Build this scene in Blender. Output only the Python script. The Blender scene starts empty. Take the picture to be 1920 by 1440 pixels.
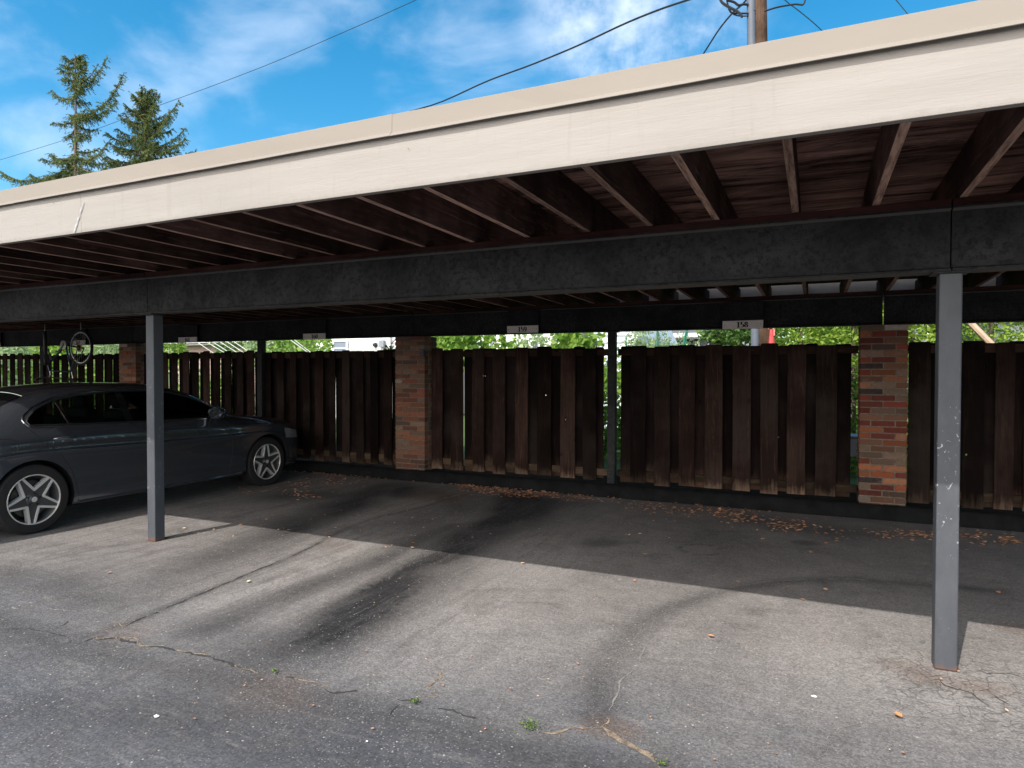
import bpy, bmesh, math, random
import numpy as np
from mathutils import Vector, Matrix, noise as mnoise
from mathutils.bvhtree import BVHTree
random.seed(7); RNG = np.random.default_rng(7)
S = bpy.context.scene
rad = math.radians

# ------------------------------------------------------------------ camera
CH = 1.56
YAW, PIT, ROL = rad(24.717), rad(-1.0506), rad(0.0833)
FPX = 1235.9
cF = np.array([-math.sin(YAW) * math.cos(PIT), math.cos(YAW) * math.cos(PIT), math.sin(PIT)])
cR0 = np.array([math.cos(YAW), math.sin(YAW), 0.0]); cU0 = np.cross(cR0, cF)
cR = math.cos(ROL) * cR0 + math.sin(ROL) * cU0
cU = -math.sin(ROL) * cR0 + math.cos(ROL) * cU0
cam = bpy.data.cameras.new('camera'); camo = bpy.data.objects.new('camera', cam)
S.collection.objects.link(camo)
cam.sensor_width = 36; cam.lens = FPX / 1920 * 36; cam.clip_end = 3000; cam.clip_start = 0.05
camo.matrix_world = Matrix(((cR[0], cU[0], -cF[0], 0), (cR[1], cU[1], -cF[1], 0), (cR[2], cU[2], -cF[2], CH), (0, 0, 0, 1)))
S.camera = camo

# ------------------------------------------------------------------ world, sun, exposure
SUN = Vector((-0.2025, -0.8755, 1.0)).normalized()
CLB = (23.5, 22.1, 21.0)
world = bpy.data.worlds.new("World"); S.world = world; world.use_nodes = True
wn = world.node_tree; wn.nodes.clear()
def wnode(t, **k):
    n = wn.nodes.new(t)
    for a, v in k.items(): setattr(n, a, v)
    return n
wout = wnode('ShaderNodeOutputWorld'); wbg = wnode('ShaderNodeBackground')
sky = wnode('ShaderNodeTexSky', sky_type='NISHITA'); sky.sun_disc = False
sky.sun_elevation = math.asin(SUN.z); sky.sun_rotation = math.atan2(SUN.x, SUN.y)
sky.air_density = 1.0; sky.dust_density = 0.4; sky.ozone_density = 2.0
hsv = wnode('ShaderNodeHueSaturation'); hsv.inputs['Saturation'].default_value = 1.42
hsv.inputs['Hue'].default_value = 0.484; hsv.inputs['Value'].default_value = 1.22
wtc = wnode('ShaderNodeTexCoord')
mp = wnode('ShaderNodeMapping'); mp.inputs['Rotation'].default_value = (0.3, 0.2, 0.9); mp.inputs['Scale'].default_value = (1.2, 3.2, 5.0)
nz = wnode('ShaderNodeTexNoise'); nz.inputs['Scale'].default_value = 2.0; nz.inputs['Detail'].default_value = 9; nz.inputs['Roughness'].default_value = 0.55
nz.inputs['Distortion'].default_value = 0.25
cr = wnode('ShaderNodeMapRange'); cr.inputs[1].default_value = 0.40; cr.inputs[2].default_value = 0.78; cr.inputs[3].default_value = 0.0; cr.inputs[4].default_value = 0.34
cr.interpolation_type = 'SMOOTHSTEP'
# a brighter puff of cloud above the roof
pd = cF + cR * (1200 - 960) / FPX - cU * (10 - 720) / FPX; pd /= np.linalg.norm(pd)
dot = wnode('ShaderNodeVectorMath', operation='DOT_PRODUCT'); dot.inputs[1].default_value = tuple(pd)
nrm = wnode('ShaderNodeVectorMath', operation='NORMALIZE')
pr = wnode('ShaderNodeMapRange'); pr.inputs[1].default_value = 0.984; pr.inputs[2].default_value = 0.9995; pr.interpolation_type = 'SMOOTHSTEP'
nz2 = wnode('ShaderNodeTexNoise'); nz2.inputs['Scale'].default_value = 7; nz2.inputs['Detail'].default_value = 8; nz2.inputs['Roughness'].default_value = 0.6
n2r = wnode('ShaderNodeMapRange'); n2r.inputs[1].default_value = 0.36; n2r.inputs[2].default_value = 0.66; n2r.interpolation_type = 'SMOOTHSTEP'
pm = wnode('ShaderNodeMath', operation='MULTIPLY'); pm2 = wnode('ShaderNodeMath', operation='MULTIPLY'); pm2.inputs[1].default_value = 0.62
pa = wnode('ShaderNodeMath', operation='ADD'); pa.use_clamp = True
mixc = wnode('ShaderNodeMix', data_type='RGBA'); mixc.inputs['B'].default_value = (7.6, 8.2, 9.3, 1)
L = wn.links.new
L(wtc.outputs['Generated'], mp.inputs[0]); L(mp.outputs[0], nz.inputs['Vector']); L(nz.outputs['Fac'], cr.inputs[0])
L(wtc.outputs['Generated'], nrm.inputs[0]); L(nrm.outputs[0], dot.inputs[0]); L(dot.outputs['Value'], pr.inputs[0])
L(wtc.outputs['Generated'], nz2.inputs['Vector']); L(nz2.outputs['Fac'], n2r.inputs[0])
L(pr.outputs[0], pm.inputs[0]); L(n2r.outputs[0], pm.inputs[1]); L(pm.outputs[0], pm2.inputs[0])
L(cr.outputs[0], pa.inputs[0]); L(pm2.outputs[0], pa.inputs[1])
L(sky.outputs[0], hsv.inputs['Color']); L(hsv.outputs[0], mixc.inputs['A']); L(pa.outputs[0], mixc.inputs['Factor'])
# bright cumulus added out of view behind the camera, as fill for the shade
nz3 = wnode('ShaderNodeTexNoise'); nz3.inputs['Scale'].default_value = 3.2; nz3.inputs['Detail'].default_value = 7
n3r = wnode('ShaderNodeMapRange'); n3r.inputs[1].default_value = 0.30; n3r.inputs[2].default_value = 0.46; n3r.interpolation_type = 'SMOOTHSTEP'
sdot = wnode('ShaderNodeVectorMath', operation='DOT_PRODUCT'); sdot.inputs[1].default_value = (-0.10, -0.97, 0.22)
sdr = wnode('ShaderNodeMapRange'); sdr.inputs[1].default_value = 0.52; sdr.inputs[2].default_value = 0.88; sdr.interpolation_type = 'SMOOTHSTEP'
smu = wnode('ShaderNodeMath', operation='MULTIPLY')
mixs = wnode('ShaderNodeMix', data_type='RGBA'); mixs.inputs['B'].default_value = (CLB[0], CLB[1], CLB[2], 1)
L(wtc.outputs['Generated'], nz3.inputs['Vector']); L(nz3.outputs['Fac'], n3r.inputs[0]); L(nrm.outputs[0], sdot.inputs[0]); L(sdot.outputs['Value'], sdr.inputs[0])
L(n3r.outputs[0], smu.inputs[0]); L(sdr.outputs[0], smu.inputs[1]); L(smu.outputs[0], mixs.inputs['Factor']); L(mixc.outputs['Result'], mixs.inputs['A'])
L(mixs.outputs['Result'], wbg.inputs[0]); wbg.inputs[1].default_value = 0.105; L(wbg.outputs[0], wout.inputs[0])
sl = bpy.data.lights.new('sun', 'SUN'); sl.energy = 3.0; sl.angle = rad(0.53); sl.color = (1.0, 0.945, 0.88)
so = bpy.data.objects.new('sun', sl); S.collection.objects.link(so)
so.rotation_euler = SUN.to_track_quat('Z', 'Y').to_euler(); so.location = (0, 0, 30)
S.view_settings.view_transform = 'Standard'; S.view_settings.look = 'None'
S.view_settings.exposure = 0.76; S.view_settings.gamma = 1.0
S.cycles.max_bounces = 10; S.cycles.diffuse_bounces = 6; S.cycles.use_denoising = True

def ray(u, v):
    return cF + cR * (u - 960) / FPX - cU * (v - 720) / FPX
def onZ(u, v, z=0.0):
    d = ray(u, v); t = (z - CH) / d[2]; return np.array([0, 0, CH]) + d * t
def onY(u, v, y):
    d = ray(u, v); t = y / d[1]; return np.array([0, 0, CH]) + d * t

# ------------------------------------------------------------------ helpers
class MB:
    def __init__(s): s.v = []; s.f = []; s.col = []
    def box(s, x0, x1, y0, y1, z0, z1, M=None, col=None, skip=()):
        b = len(s.v)
        P = [(x0, y0, z0), (x1, y0, z0), (x1, y1, z0), (x0, y1, z0), (x0, y0, z1), (x1, y0, z1), (x1, y1, z1), (x0, y1, z1)]
        if M is not None: P = [tuple(M @ Vector(p)) for p in P]
        s.v += P
        F = dict(b=(0, 3, 2, 1), t=(4, 5, 6, 7), f=(0, 1, 5, 4), r=(1, 2, 6, 5), k=(2, 3, 7, 6), l=(3, 0, 4, 7))
        for k, q in F.items():
            if k not in skip: s.f.append(tuple(b + i for i in q))
        if col is not None: s.col += [col] * 8
        return s
    def quad(s, *P):
        b = len(s.v); s.v += [tuple(p) for p in P]; s.f.append(tuple(range(b, b + len(P)))); return s
    def tube(s, pts, r, n=8, cap=True):
        pts = [Vector(p) for p in pts]; m = len(pts)
        rr = r if hasattr(r, '__len__') else [r] * m
        b = len(s.v); prev = None
        for i, p in enumerate(pts):
            t = (pts[min(i + 1, m - 1)] - pts[max(i - 1, 0)])
            if t.length < 1e-9: t = Vector((0, 0, 1))
            t.normalize()
            if prev is None:
                a = Vector((0, 0, 1)) if abs(t.z) < 0.9 else Vector((1, 0, 0))
                nx = t.cross(a).normalized()
            else:
                nx = (prev - t * prev.dot(t)).normalized()
            prev = nx; ny = t.cross(nx)
            for k in range(n):
                a = 2 * math.pi * k / n
                s.v.append(tuple(p + (nx * math.cos(a) + ny * math.sin(a)) * rr[i]))
        for i in range(m - 1):
            for k in range(n):
                k2 = (k + 1) % n
                s.f.append((b + i * n + k, b + i * n + k2, b + (i + 1) * n + k2, b + (i + 1) * n + k))
        if cap:
            s.f.append(tuple(b + k for k in range(n))[::-1]); s.f.append(tuple(b + (m - 1) * n + k for k in range(n)))
        return s
    def lathe(s, prof, c=(0, 0, 0), n=40, axis='y', a0=0.0, a1=2 * math.pi):
        # prof: list of (offset along axis, radius)
        b = len(s.v); m = len(prof); full = abs(a1 - a0 - 2 * math.pi) < 1e-6; nn = n if full else n + 1
        for i in range(nn):
            a = a0 + (a1 - a0) * i / n
            for (o, r) in prof:
                if axis == 'y': p = (c[0] + r * math.cos(a), c[1] + o, c[2] + r * math.sin(a))
                elif axis == 'z': p = (c[0] + r * math.cos(a), c[1] + r * math.sin(a), c[2] + o)
                else: p = (c[0] + o, c[1] + r * math.cos(a), c[2] + r * math.sin(a))
                s.v.append(p)
        for i in range(n if full else n):
            j = (i + 1) % nn
            for k in range(m - 1):
                s.f.append((b + i * m + k, b + i * m + k + 1, b + j * m + k + 1, b + j * m + k))
        return s
    def prism(s, poly, o0, o1, axis='y', M=None):
        b = len(s.v); n = len(poly)
        for o in (o0, o1):
            for (p, q) in poly:
                P = (p, o, q) if axis == 'y' else ((p, q, o) if axis == 'z' else (o, p, q))
                if M is not None: P = tuple(M @ Vector(P))
                s.v.append(P)
        s.f.append(tuple(b + i for i in range(n))); s.f.append(tuple(b + n + i for i in range(n))[::-1])
        for i in range(n):
            j = (i + 1) % n; s.f.append((b + i, b + n + i, b + n + j, b + j))
        return s
    def mesh(s, name, recalc=True):
        m = bpy.data.meshes.new(name); m.from_pydata(s.v, [], s.f)
        if recalc:
            bm = bmesh.new(); bm.from_mesh(m); bmesh.ops.recalc_face_normals(bm, faces=bm.faces); bm.to_mesh(m); bm.free()
        if s.col and len(s.col) == len(s.v):
            a = m.color_attributes.new('tint', 'FLOAT_COLOR', 'POINT')
            a.data.foreach_set('color', np.array([(c[0], c[1], c[2], 1) for c in s.col], np.float32).ravel())
        return m

def smooth(m, ang=35):
    bm = bmesh.new(); bm.from_mesh(m)
    for f in bm.faces: f.smooth = True
    c = rad(ang)
    for e in bm.edges:
        e.smooth = not (len(e.link_faces) == 2 and e.calc_face_angle(0) > c)
    bm.to_mesh(m); bm.free()

def add(name, mb, mat, parent=None, sm=False, bevel=0, loc=None, ang=35, recalc=True):
    m = mb.mesh(name, recalc) if isinstance(mb, MB) else mb
    if sm: smooth(m, ang)
    o = bpy.data.objects.new(name, m); S.collection.objects.link(o)
    if mat: 
        if not m.materials: m.materials.append(mat)
    if parent: o.parent = parent
    if loc is not None: o.location = loc
    if bevel:
        b = o.modifiers.new('bevel', 'BEVEL'); b.width = bevel; b.segments = 2; b.limit_method = 'ANGLE'; b.angle_limit = rad(40)
    return o
def tag(o, label=None, cat=None, group=None, kind=None):
    if label: o['label'] = label
    if cat: o['category'] = cat
    if group: o['group'] = group
    if kind: o['kind'] = kind
    return o
def thing(name, label, cat, loc=(0, 0, 0), rz=0, group=None):
    o = bpy.data.objects.new(name, None); S.collection.objects.link(o); o.location = loc; o.rotation_euler.z = rz
    o.empty_display_size = 0.3
    return tag(o, label, cat, group)

# ------------------------------------------------------------------ materials
class NT:
    def __init__(s, name):
        s.m = bpy.data.materials.new(name); s.m.use_nodes = True; s.t = s.m.node_tree; s.t.nodes.clear()
        s.out = s.n('ShaderNodeOutputMaterial'); s.b = s.n('ShaderNodeBsdfPrincipled'); s.l(s.b.outputs[0], s.out.inputs[0])
        s.tc = s.n('ShaderNodeTexCoord')
    def n(s, t, **k):
        x = s.t.nodes.new(t)
        for a, v in k.items(): setattr(x, a, v)
        return x
    def l(s, a, b): s.t.links.new(a, b)
    def map(s, scale=(1, 1, 1), src='Object', rot=(0, 0, 0)):
        m = s.n('ShaderNodeMapping'); m.inputs['Scale'].default_value = scale; m.inputs['Rotation'].default_value = rot; s.l(s.tc.outputs[src], m.inputs[0]); return m.outputs[0]
    def noise(s, scale, detail=6, rough=0.6, vec=None, dist=0):
        n = s.n('ShaderNodeTexNoise'); n.inputs['Scale'].default_value = scale; n.inputs['Detail'].default_value = detail
        n.inputs['Roughness'].default_value = rough; n.inputs['Distortion'].default_value = dist
        s.l(vec if vec is not None else s.tc.outputs['Object'], n.inputs['Vector']); return n.outputs['Fac']
    def rng(s, v, a, b, c=0, d=1, sm=False):
        n = s.n('ShaderNodeMapRange'); n.inputs[1].default_value = a; n.inputs[2].default_value = b; n.inputs[3].default_value = c; n.inputs[4].default_value = d
        if sm: n.interpolation_type = 'SMOOTHSTEP'
        s.l(v, n.inputs[0]); return n.outputs[0]
    def math(s, op, a, b=None, c=None, clamp=False):
        n = s.n('ShaderNodeMath', operation=op); n.use_clamp = clamp
        for i, x in enumerate((a, b, c)):
            if x is None: continue
            if isinstance(x, (int, float)): n.inputs[i].default_value = x
            else: s.l(x, n.inputs[i])
        return n.outputs[0]
    def mix(s, f, a, b, mode='MIX'):
        n = s.n('ShaderNodeMix', data_type='RGBA', blend_type=mode)
        if isinstance(f, (int, float)): n.inputs['Factor'].default_value = f
        else: s.l(f, n.inputs['Factor'])
        for k, x in (('A', a), ('B', b)):
            if isinstance(x, (tuple, list)): n.inputs[k].default_value = (x[0], x[1], x[2], 1)
            else: s.l(x, n.inputs[k])
        return n.outputs['Result']
    def bump(s, h, st=0.3, dist=0.01):
        n = s.n('ShaderNodeBump'); n.inputs['Strength'].default_value = st; n.inputs['Distance'].default_value = dist
        s.l(h, n.inputs['Height']); s.l(n.outputs[0], s.b.inputs['Normal']); return n
    def set(s, **k):
        for a, v in k.items():
            i = s.b.inputs[a.replace('_', ' ')]
            if isinstance(v, (int, float)): i.default_value = v
            elif isinstance(v, (tuple, list)): i.default_value = (v[0], v[1], v[2], 1)
            else: s.l(v, i)
        return s

def M(name, c, rough=0.6, metal=0.0, c2=None, scale=6, st=(1, 1, 1), detail=6, bump=0.0, bscale=None, lo=0.35, hi=0.65, coat=0.0, rand=0.0, spec=0.5):
    t = NT(name); c2 = c2 or tuple(x * 0.72 for x in c)
    vec = t.map(st)
    n = t.noise(scale, detail, 0.62, vec)
    col = t.mix(t.rng(n, lo, hi), c, c2)
    if rand:
        oi = t.n('ShaderNodeObjectInfo'); hv = t.n('ShaderNodeHueSaturation')
        t.l(t.rng(oi.outputs['Random'], 0, 1, 1 - rand, 1 + rand), hv.inputs['Value']); t.l(col, hv.inputs['Color']); col = hv.outputs[0]
    t.set(Base_Color=col, Roughness=rough, Metallic=metal, Coat_Weight=coat, Specular_IOR_Level=spec)
    if bump:
        t.bump(t.noise(bscale or scale * 4, 6, 0.7, vec), bump, 0.01)
    return t.m

def wood_mat(name, c1, c2, axis=2, rand=0.25, bleach=None, rough=0.85, knots=True, stain=0.0, under=None, holes=None, soot=0.75, spec=0.06):
    t = NT(name)
    sc = [14, 14, 14]; sc[axis] = 1.1
    oi = t.n('ShaderNodeObjectInfo')
    off = t.n('ShaderNodeVectorMath', operation='ADD'); cmb = t.n('ShaderNodeCombineXYZ')
    r20 = t.math('MULTIPLY', oi.outputs['Random'], 37.0)
    for i in range(3): t.l(r20, cmb.inputs[i])
    t.l(t.tc.outputs['Object'], off.inputs[0]); t.l(cmb.outputs[0], off.inputs[1])
    mpn = t.n('ShaderNodeMapping'); mpn.inputs['Scale'].default_value = sc; t.l(off.outputs[0], mpn.inputs[0])
    g = t.noise(3.0, 8, 0.7, mpn.outputs[0], 0.6)
    big = t.noise(1.3, 4, 0.6, off.outputs[0])
    col = t.mix(t.rng(g, 0.3, 0.72), c1, c2)
    col = t.mix(t.rng(big, 0.38, 0.6, 0, soot), col, tuple(x * 0.2 for x in c1))
    wear = t.noise(1.7, 7, 0.75, mpn.outputs[0], 1.0)
    col = t.mix(t.rng(wear, 0.55, 0.75, 0, 0.6), col, tuple(min(1, x * 2.2) for x in c1))
    if knots:
        v = t.n('ShaderNodeTexVoronoi'); v.inputs['Scale'].default_value = 3.1
        ms = t.n('ShaderNodeMapping'); s3 = [1.7, 1.7, 1.7]; s3[axis] = 1.0; ms.inputs['Scale'].default_value = s3
        t.l(off.outputs[0], ms.inputs[0]); t.l(ms.outputs[0], v.inputs['Vector'])
        col = t.mix(t.rng(v.outputs['Distance'], 0.06, 0.13, 0.85, 0, True), col, tuple(x * 0.2 for x in c1))
    if stain:
        sm = t.map((0.5, 3.2, 3.2)); sn = t.noise(1.6, 8, 0.75, sm, 0.8)
        col = t.mix(t.rng(sn, 0.42, 0.6, 0, stain), col, (0.008, 0.006, 0.007))
        sn2 = t.noise(2.3, 7, 0.7, sm); col = t.mix(t.rng(sn2, 0.62, 0.8, 0, 0.35), col, tuple(min(1, x * 2.4) for x in c2))
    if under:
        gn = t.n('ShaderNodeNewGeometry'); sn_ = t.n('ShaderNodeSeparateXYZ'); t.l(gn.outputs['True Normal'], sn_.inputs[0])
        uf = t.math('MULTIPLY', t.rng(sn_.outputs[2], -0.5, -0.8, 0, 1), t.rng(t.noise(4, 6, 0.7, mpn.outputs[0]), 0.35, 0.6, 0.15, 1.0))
        col = t.mix(uf, col, under)  # worn undersides; their ground-lit brightness is put into this colour too
    if bleach:
        z0, z1, bc = bleach
        sx = t.n('ShaderNodeSeparateXYZ'); t.l(t.tc.outputs['Object'], sx.inputs[0])
        jag = t.math('ADD', sx.outputs[2], t.rng(g, 0, 1, -0.16, 0.16))
        jag = t.math('ADD', jag, t.rng(t.noise(5, 4, 0.6, off.outputs[0]), 0, 1, -0.14, 0.14))
        f = t.rng(jag, z0, z1, 0.8, 0.0, True)
        col = t.mix(f, col, bc)
    hv = t.n('ShaderNodeHueSaturation'); t.l(t.rng(oi.outputs['Random'], 0, 1, 1 - rand, 1 + rand), hv.inputs['Value']); t.l(col, hv.inputs['Color'])
    t.set(Base_Color=hv.outputs[0], Roughness=rough, Specular_IOR_Level=spec)
    t.bump(g, 0.6, 0.008)
    if holes:
        gr = t.mix(t.math('MULTIPLY', t.math('FRACT', t.math('MULTIPLY', oi.outputs['Random'], 7.31)), t.rng(big, 0.35, 0.55, 0.75, 0.1)), hv.outputs[0], (0.032, 0.027, 0.0235)); t.l(gr, t.b.inputs['Base Color'])
        gp = t.n('ShaderNodeNewGeometry'); ml = t.n('ShaderNodeVectorMath', operation='MULTIPLY'); ml.inputs[1].default_value = (1, 0, 1); t.l(gp.outputs['Position'], ml.inputs[0]); acc = None
        for (hx, hz, hr) in holes:
            ds = t.n('ShaderNodeVectorMath', operation='DISTANCE'); ds.inputs[1].default_value = (hx, 0, hz); t.l(ml.outputs[0], ds.inputs[0])
            f = t.math('GREATER_THAN', ds.outputs['Value'], hr); acc = f if acc is None else t.math('MULTIPLY', acc, f)
        t.l(acc, t.b.inputs['Alpha'])
    return t.m

def leaf_mat(name, c1, c2, trans=0.35, rough=0.5):
    t = NT(name)
    a = t.n('ShaderNodeAttribute'); a.attribute_name = 'tint'
    n = t.noise(1.7, 3, 0.5)
    f = t.math('ADD', t.math('MULTIPLY', a.outputs['Fac'], 0.75), t.rng(n, 0.35, 0.65, -0.1, 0.35), clamp=True)
    col = t.mix(f, c1, c2)
    t.set(Base_Color=col, Roughness=rough, Specular_IOR_Level=0.3)
    tr = t.n('ShaderNodeBsdfTranslucent'); t.l(t.mix(0.5, col, tuple(min(1, x * 1.6) for x in c2)), tr.inputs[0])
    ms = t.n('ShaderNodeMixShader'); ms.inputs[0].default_value = trans
    t.l(t.b.outputs[0], ms.inputs[1]); t.l(tr.outputs[0], ms.inputs[2]); t.l(ms.outputs[0], t.out.inputs[0])
    return t.m

CREAM = None
def painted_board():
    t = NT('cream_paint')
    v = t.map((0.6, 4, 6)); n = t.noise(2.2, 8, 0.65, v)
    col = t.mix(t.rng(n, 0.35, 0.7), (0.315, 0.29, 0.262), (0.285, 0.26, 0.23))
    n2 = t.noise(1.1, 3, 0.5); col = t.mix(t.rng(n2, 0.5, 0.72, 0, 0.5), col, (0.26, 0.238, 0.213))
    st = t.noise(3.0, 9, 0.8, t.map((0.35, 3, 9))); col = t.mix(t.rng(st, 0.62, 0.78, 0, 0.4), col, (0.20, 0.17, 0.14))
    run = t.noise(5.5, 7, 0.75, t.map((2.6, 1, 0.28)), 0.3); col = t.mix(t.rng(run, 0.56, 0.74, 0, 0.45), col, (0.225, 0.195, 0.165))
    sx = t.n('ShaderNodeSeparateXYZ'); t.l(t.tc.outputs['Object'], sx.inputs[0])
    col = t.mix(t.rng(t.math('ADD', sx.outputs[2], t.rng(run, 0, 1, -0.03, 0.03)), 2.467, 2.497, 0.4, 0, True), col, (0.19, 0.165, 0.14))
    spk = t.noise(70, 5, 0.7, t.map((1, 1, 1.3))); col = t.mix(t.rng(spk, 0.70, 0.74, 0, 0.6), col, (0.13, 0.11, 0.09))
    t.set(Base_Color=col, Roughness=0.55, Specular_IOR_Level=0.3)
    t.bump(t.noise(9, 8, 0.75, t.map((0.5, 6, 6))), 0.35, 0.005)
    return t.m
CREAM = painted_board()
FLASH = M('cream_metal', (0.27, 0.238, 0.20), 0.6, 0, (0.25, 0.22, 0.185), 1.4, (0.5, 3, 3), 6, 0.05, 3, spec=0.2)
def steel_mat():
    t = NT('charcoal_steel')
    n = t.noise(34, 8, 0.8); n2 = t.noise(1.9, 7, 0.72, None, 0.5)
    col = t.mix(t.rng(n2, 0.36, 0.64), (0.010, 0.0105, 0.012), (0.036, 0.036, 0.036))
    col = t.mix(t.rng(n, 0.48, 0.6, 0, 0.8), col, (0.006, 0.0065, 0.0075))
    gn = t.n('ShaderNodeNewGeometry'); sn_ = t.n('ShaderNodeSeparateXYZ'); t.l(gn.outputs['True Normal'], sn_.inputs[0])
    col = t.mix(t.rng(sn_.outputs[2], -0.6, -0.9, 0, 0.8), col, (0.11, 0.10, 0.09))  # down-facing faces painted paler: ground bounce put into the colour
    t.set(Base_Color=col, Roughness=t.rng(n, 0.3, 0.7, 0.55, 0.8), Specular_IOR_Level=0.15)
    t.bump(t.noise(60, 6, 0.8), 0.25, 0.003)
    return t.m
STEEL = steel_mat()
def post_mat():
    t = NT('grey_painted_post')
    n2 = t.noise(3.1, 6, 0.7, t.map((1, 1, 0.5)))
    col = t.mix(t.rng(n2, 0.35, 0.68), (0.046, 0.051, 0.061), (0.074, 0.080, 0.090))
    chips = t.noise(38, 5, 0.62, t.map((1, 1, 0.8)), 1.2); sx = t.n('ShaderNodeSeparateXYZ'); t.l(t.tc.outputs['Object'], sx.inputs[0])
    zone = t.rng(t.noise(3.4, 4, 0.6), 0.40, 0.60, -0.035, 0.03)
    zf = t.math('MULTIPLY', t.rng(sx.outputs[2], 0.1, 0.4), t.rng(sx.outputs[2], 1.8, 1.2))
    f = t.math('MULTIPLY', t.rng(t.math('ADD', chips, zone), 0.655, 0.69, 0, 0.85), zf)
    col = t.mix(f, col, (0.40, 0.42, 0.44))
    drk = t.noise(5, 7, 0.75, t.map((1, 1, 0.35))); col = t.mix(t.rng(drk, 0.55, 0.72, 0, 0.4), col, (0.03, 0.034, 0.042))
    ru = t.rng(t.math('ADD', sx.outputs[2], t.rng(t.noise(14, 5, 0.7), 0, 1, -0.05, 0.05)), -0.01, 0.035, 0.85, 0)
    col = t.mix(ru, col, (0.16, 0.07, 0.035))
    t.set(Base_Color=col, Roughness=0.5, Specular_IOR_Level=0.4)
    t.bump(t.noise(70, 6, 0.8), 0.2, 0.002)
    return t.m
POST = post_mat()
PLATE = wood_mat('redwood_plate', (0.075, 0.03, 0.026), (0.04, 0.02, 0.018), 0, 0.15, knots=False)
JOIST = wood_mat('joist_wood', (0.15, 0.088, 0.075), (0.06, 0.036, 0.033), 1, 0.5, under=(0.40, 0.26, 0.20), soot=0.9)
DECK = wood_mat('roof_deck_wood', (0.42, 0.25, 0.205), (0.24, 0.135, 0.115), 0, 0.0, knots=False, stain=0.95, soot=0.6)
HOLES = []
for (u_, v_, r_) in ((693, 711, .011), (905, 705, .007), (1023, 741, .008), (1060, 787, .010), (1459, 821, .008), (1812, 853, .011), (1165, 800, .006), (721, 660, .008)):
    q_ = onY(u_, v_, 8.125); HOLES.append((float(q_[0]), float(q_[2]), r_))
BOARD = wood_mat('fence_wood', (0.046, 0.0255, 0.0195), (0.011, 0.0065, 0.0055), 2, 0.75, bleach=(-0.04, 0.15, (0.15, 0.10, 0.068)), holes=HOLES, soot=0.8)
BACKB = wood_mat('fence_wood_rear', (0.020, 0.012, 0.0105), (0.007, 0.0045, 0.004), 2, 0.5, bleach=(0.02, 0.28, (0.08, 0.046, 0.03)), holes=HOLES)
RAIL = wood_mat('fence_rail_wood', (0.06, 0.035, 0.025), (0.03, 0.018, 0.014), 0, 0.3)
OLDRAIL = wood_mat('bleached_rail_wood', (0.11, 0.078, 0.052), (0.045, 0.03, 0.02), 0, 0.4)
KERB = M('kerb_asphalt', (0.008, 0.0085, 0.009), 0.9, 0, (0.015, 0.0155, 0.016), 7, bump=0.5, bscale=40, spec=0.05)
BLACK = M('black_trim', (0.012, 0.012, 0.013), 0.4)

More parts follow.
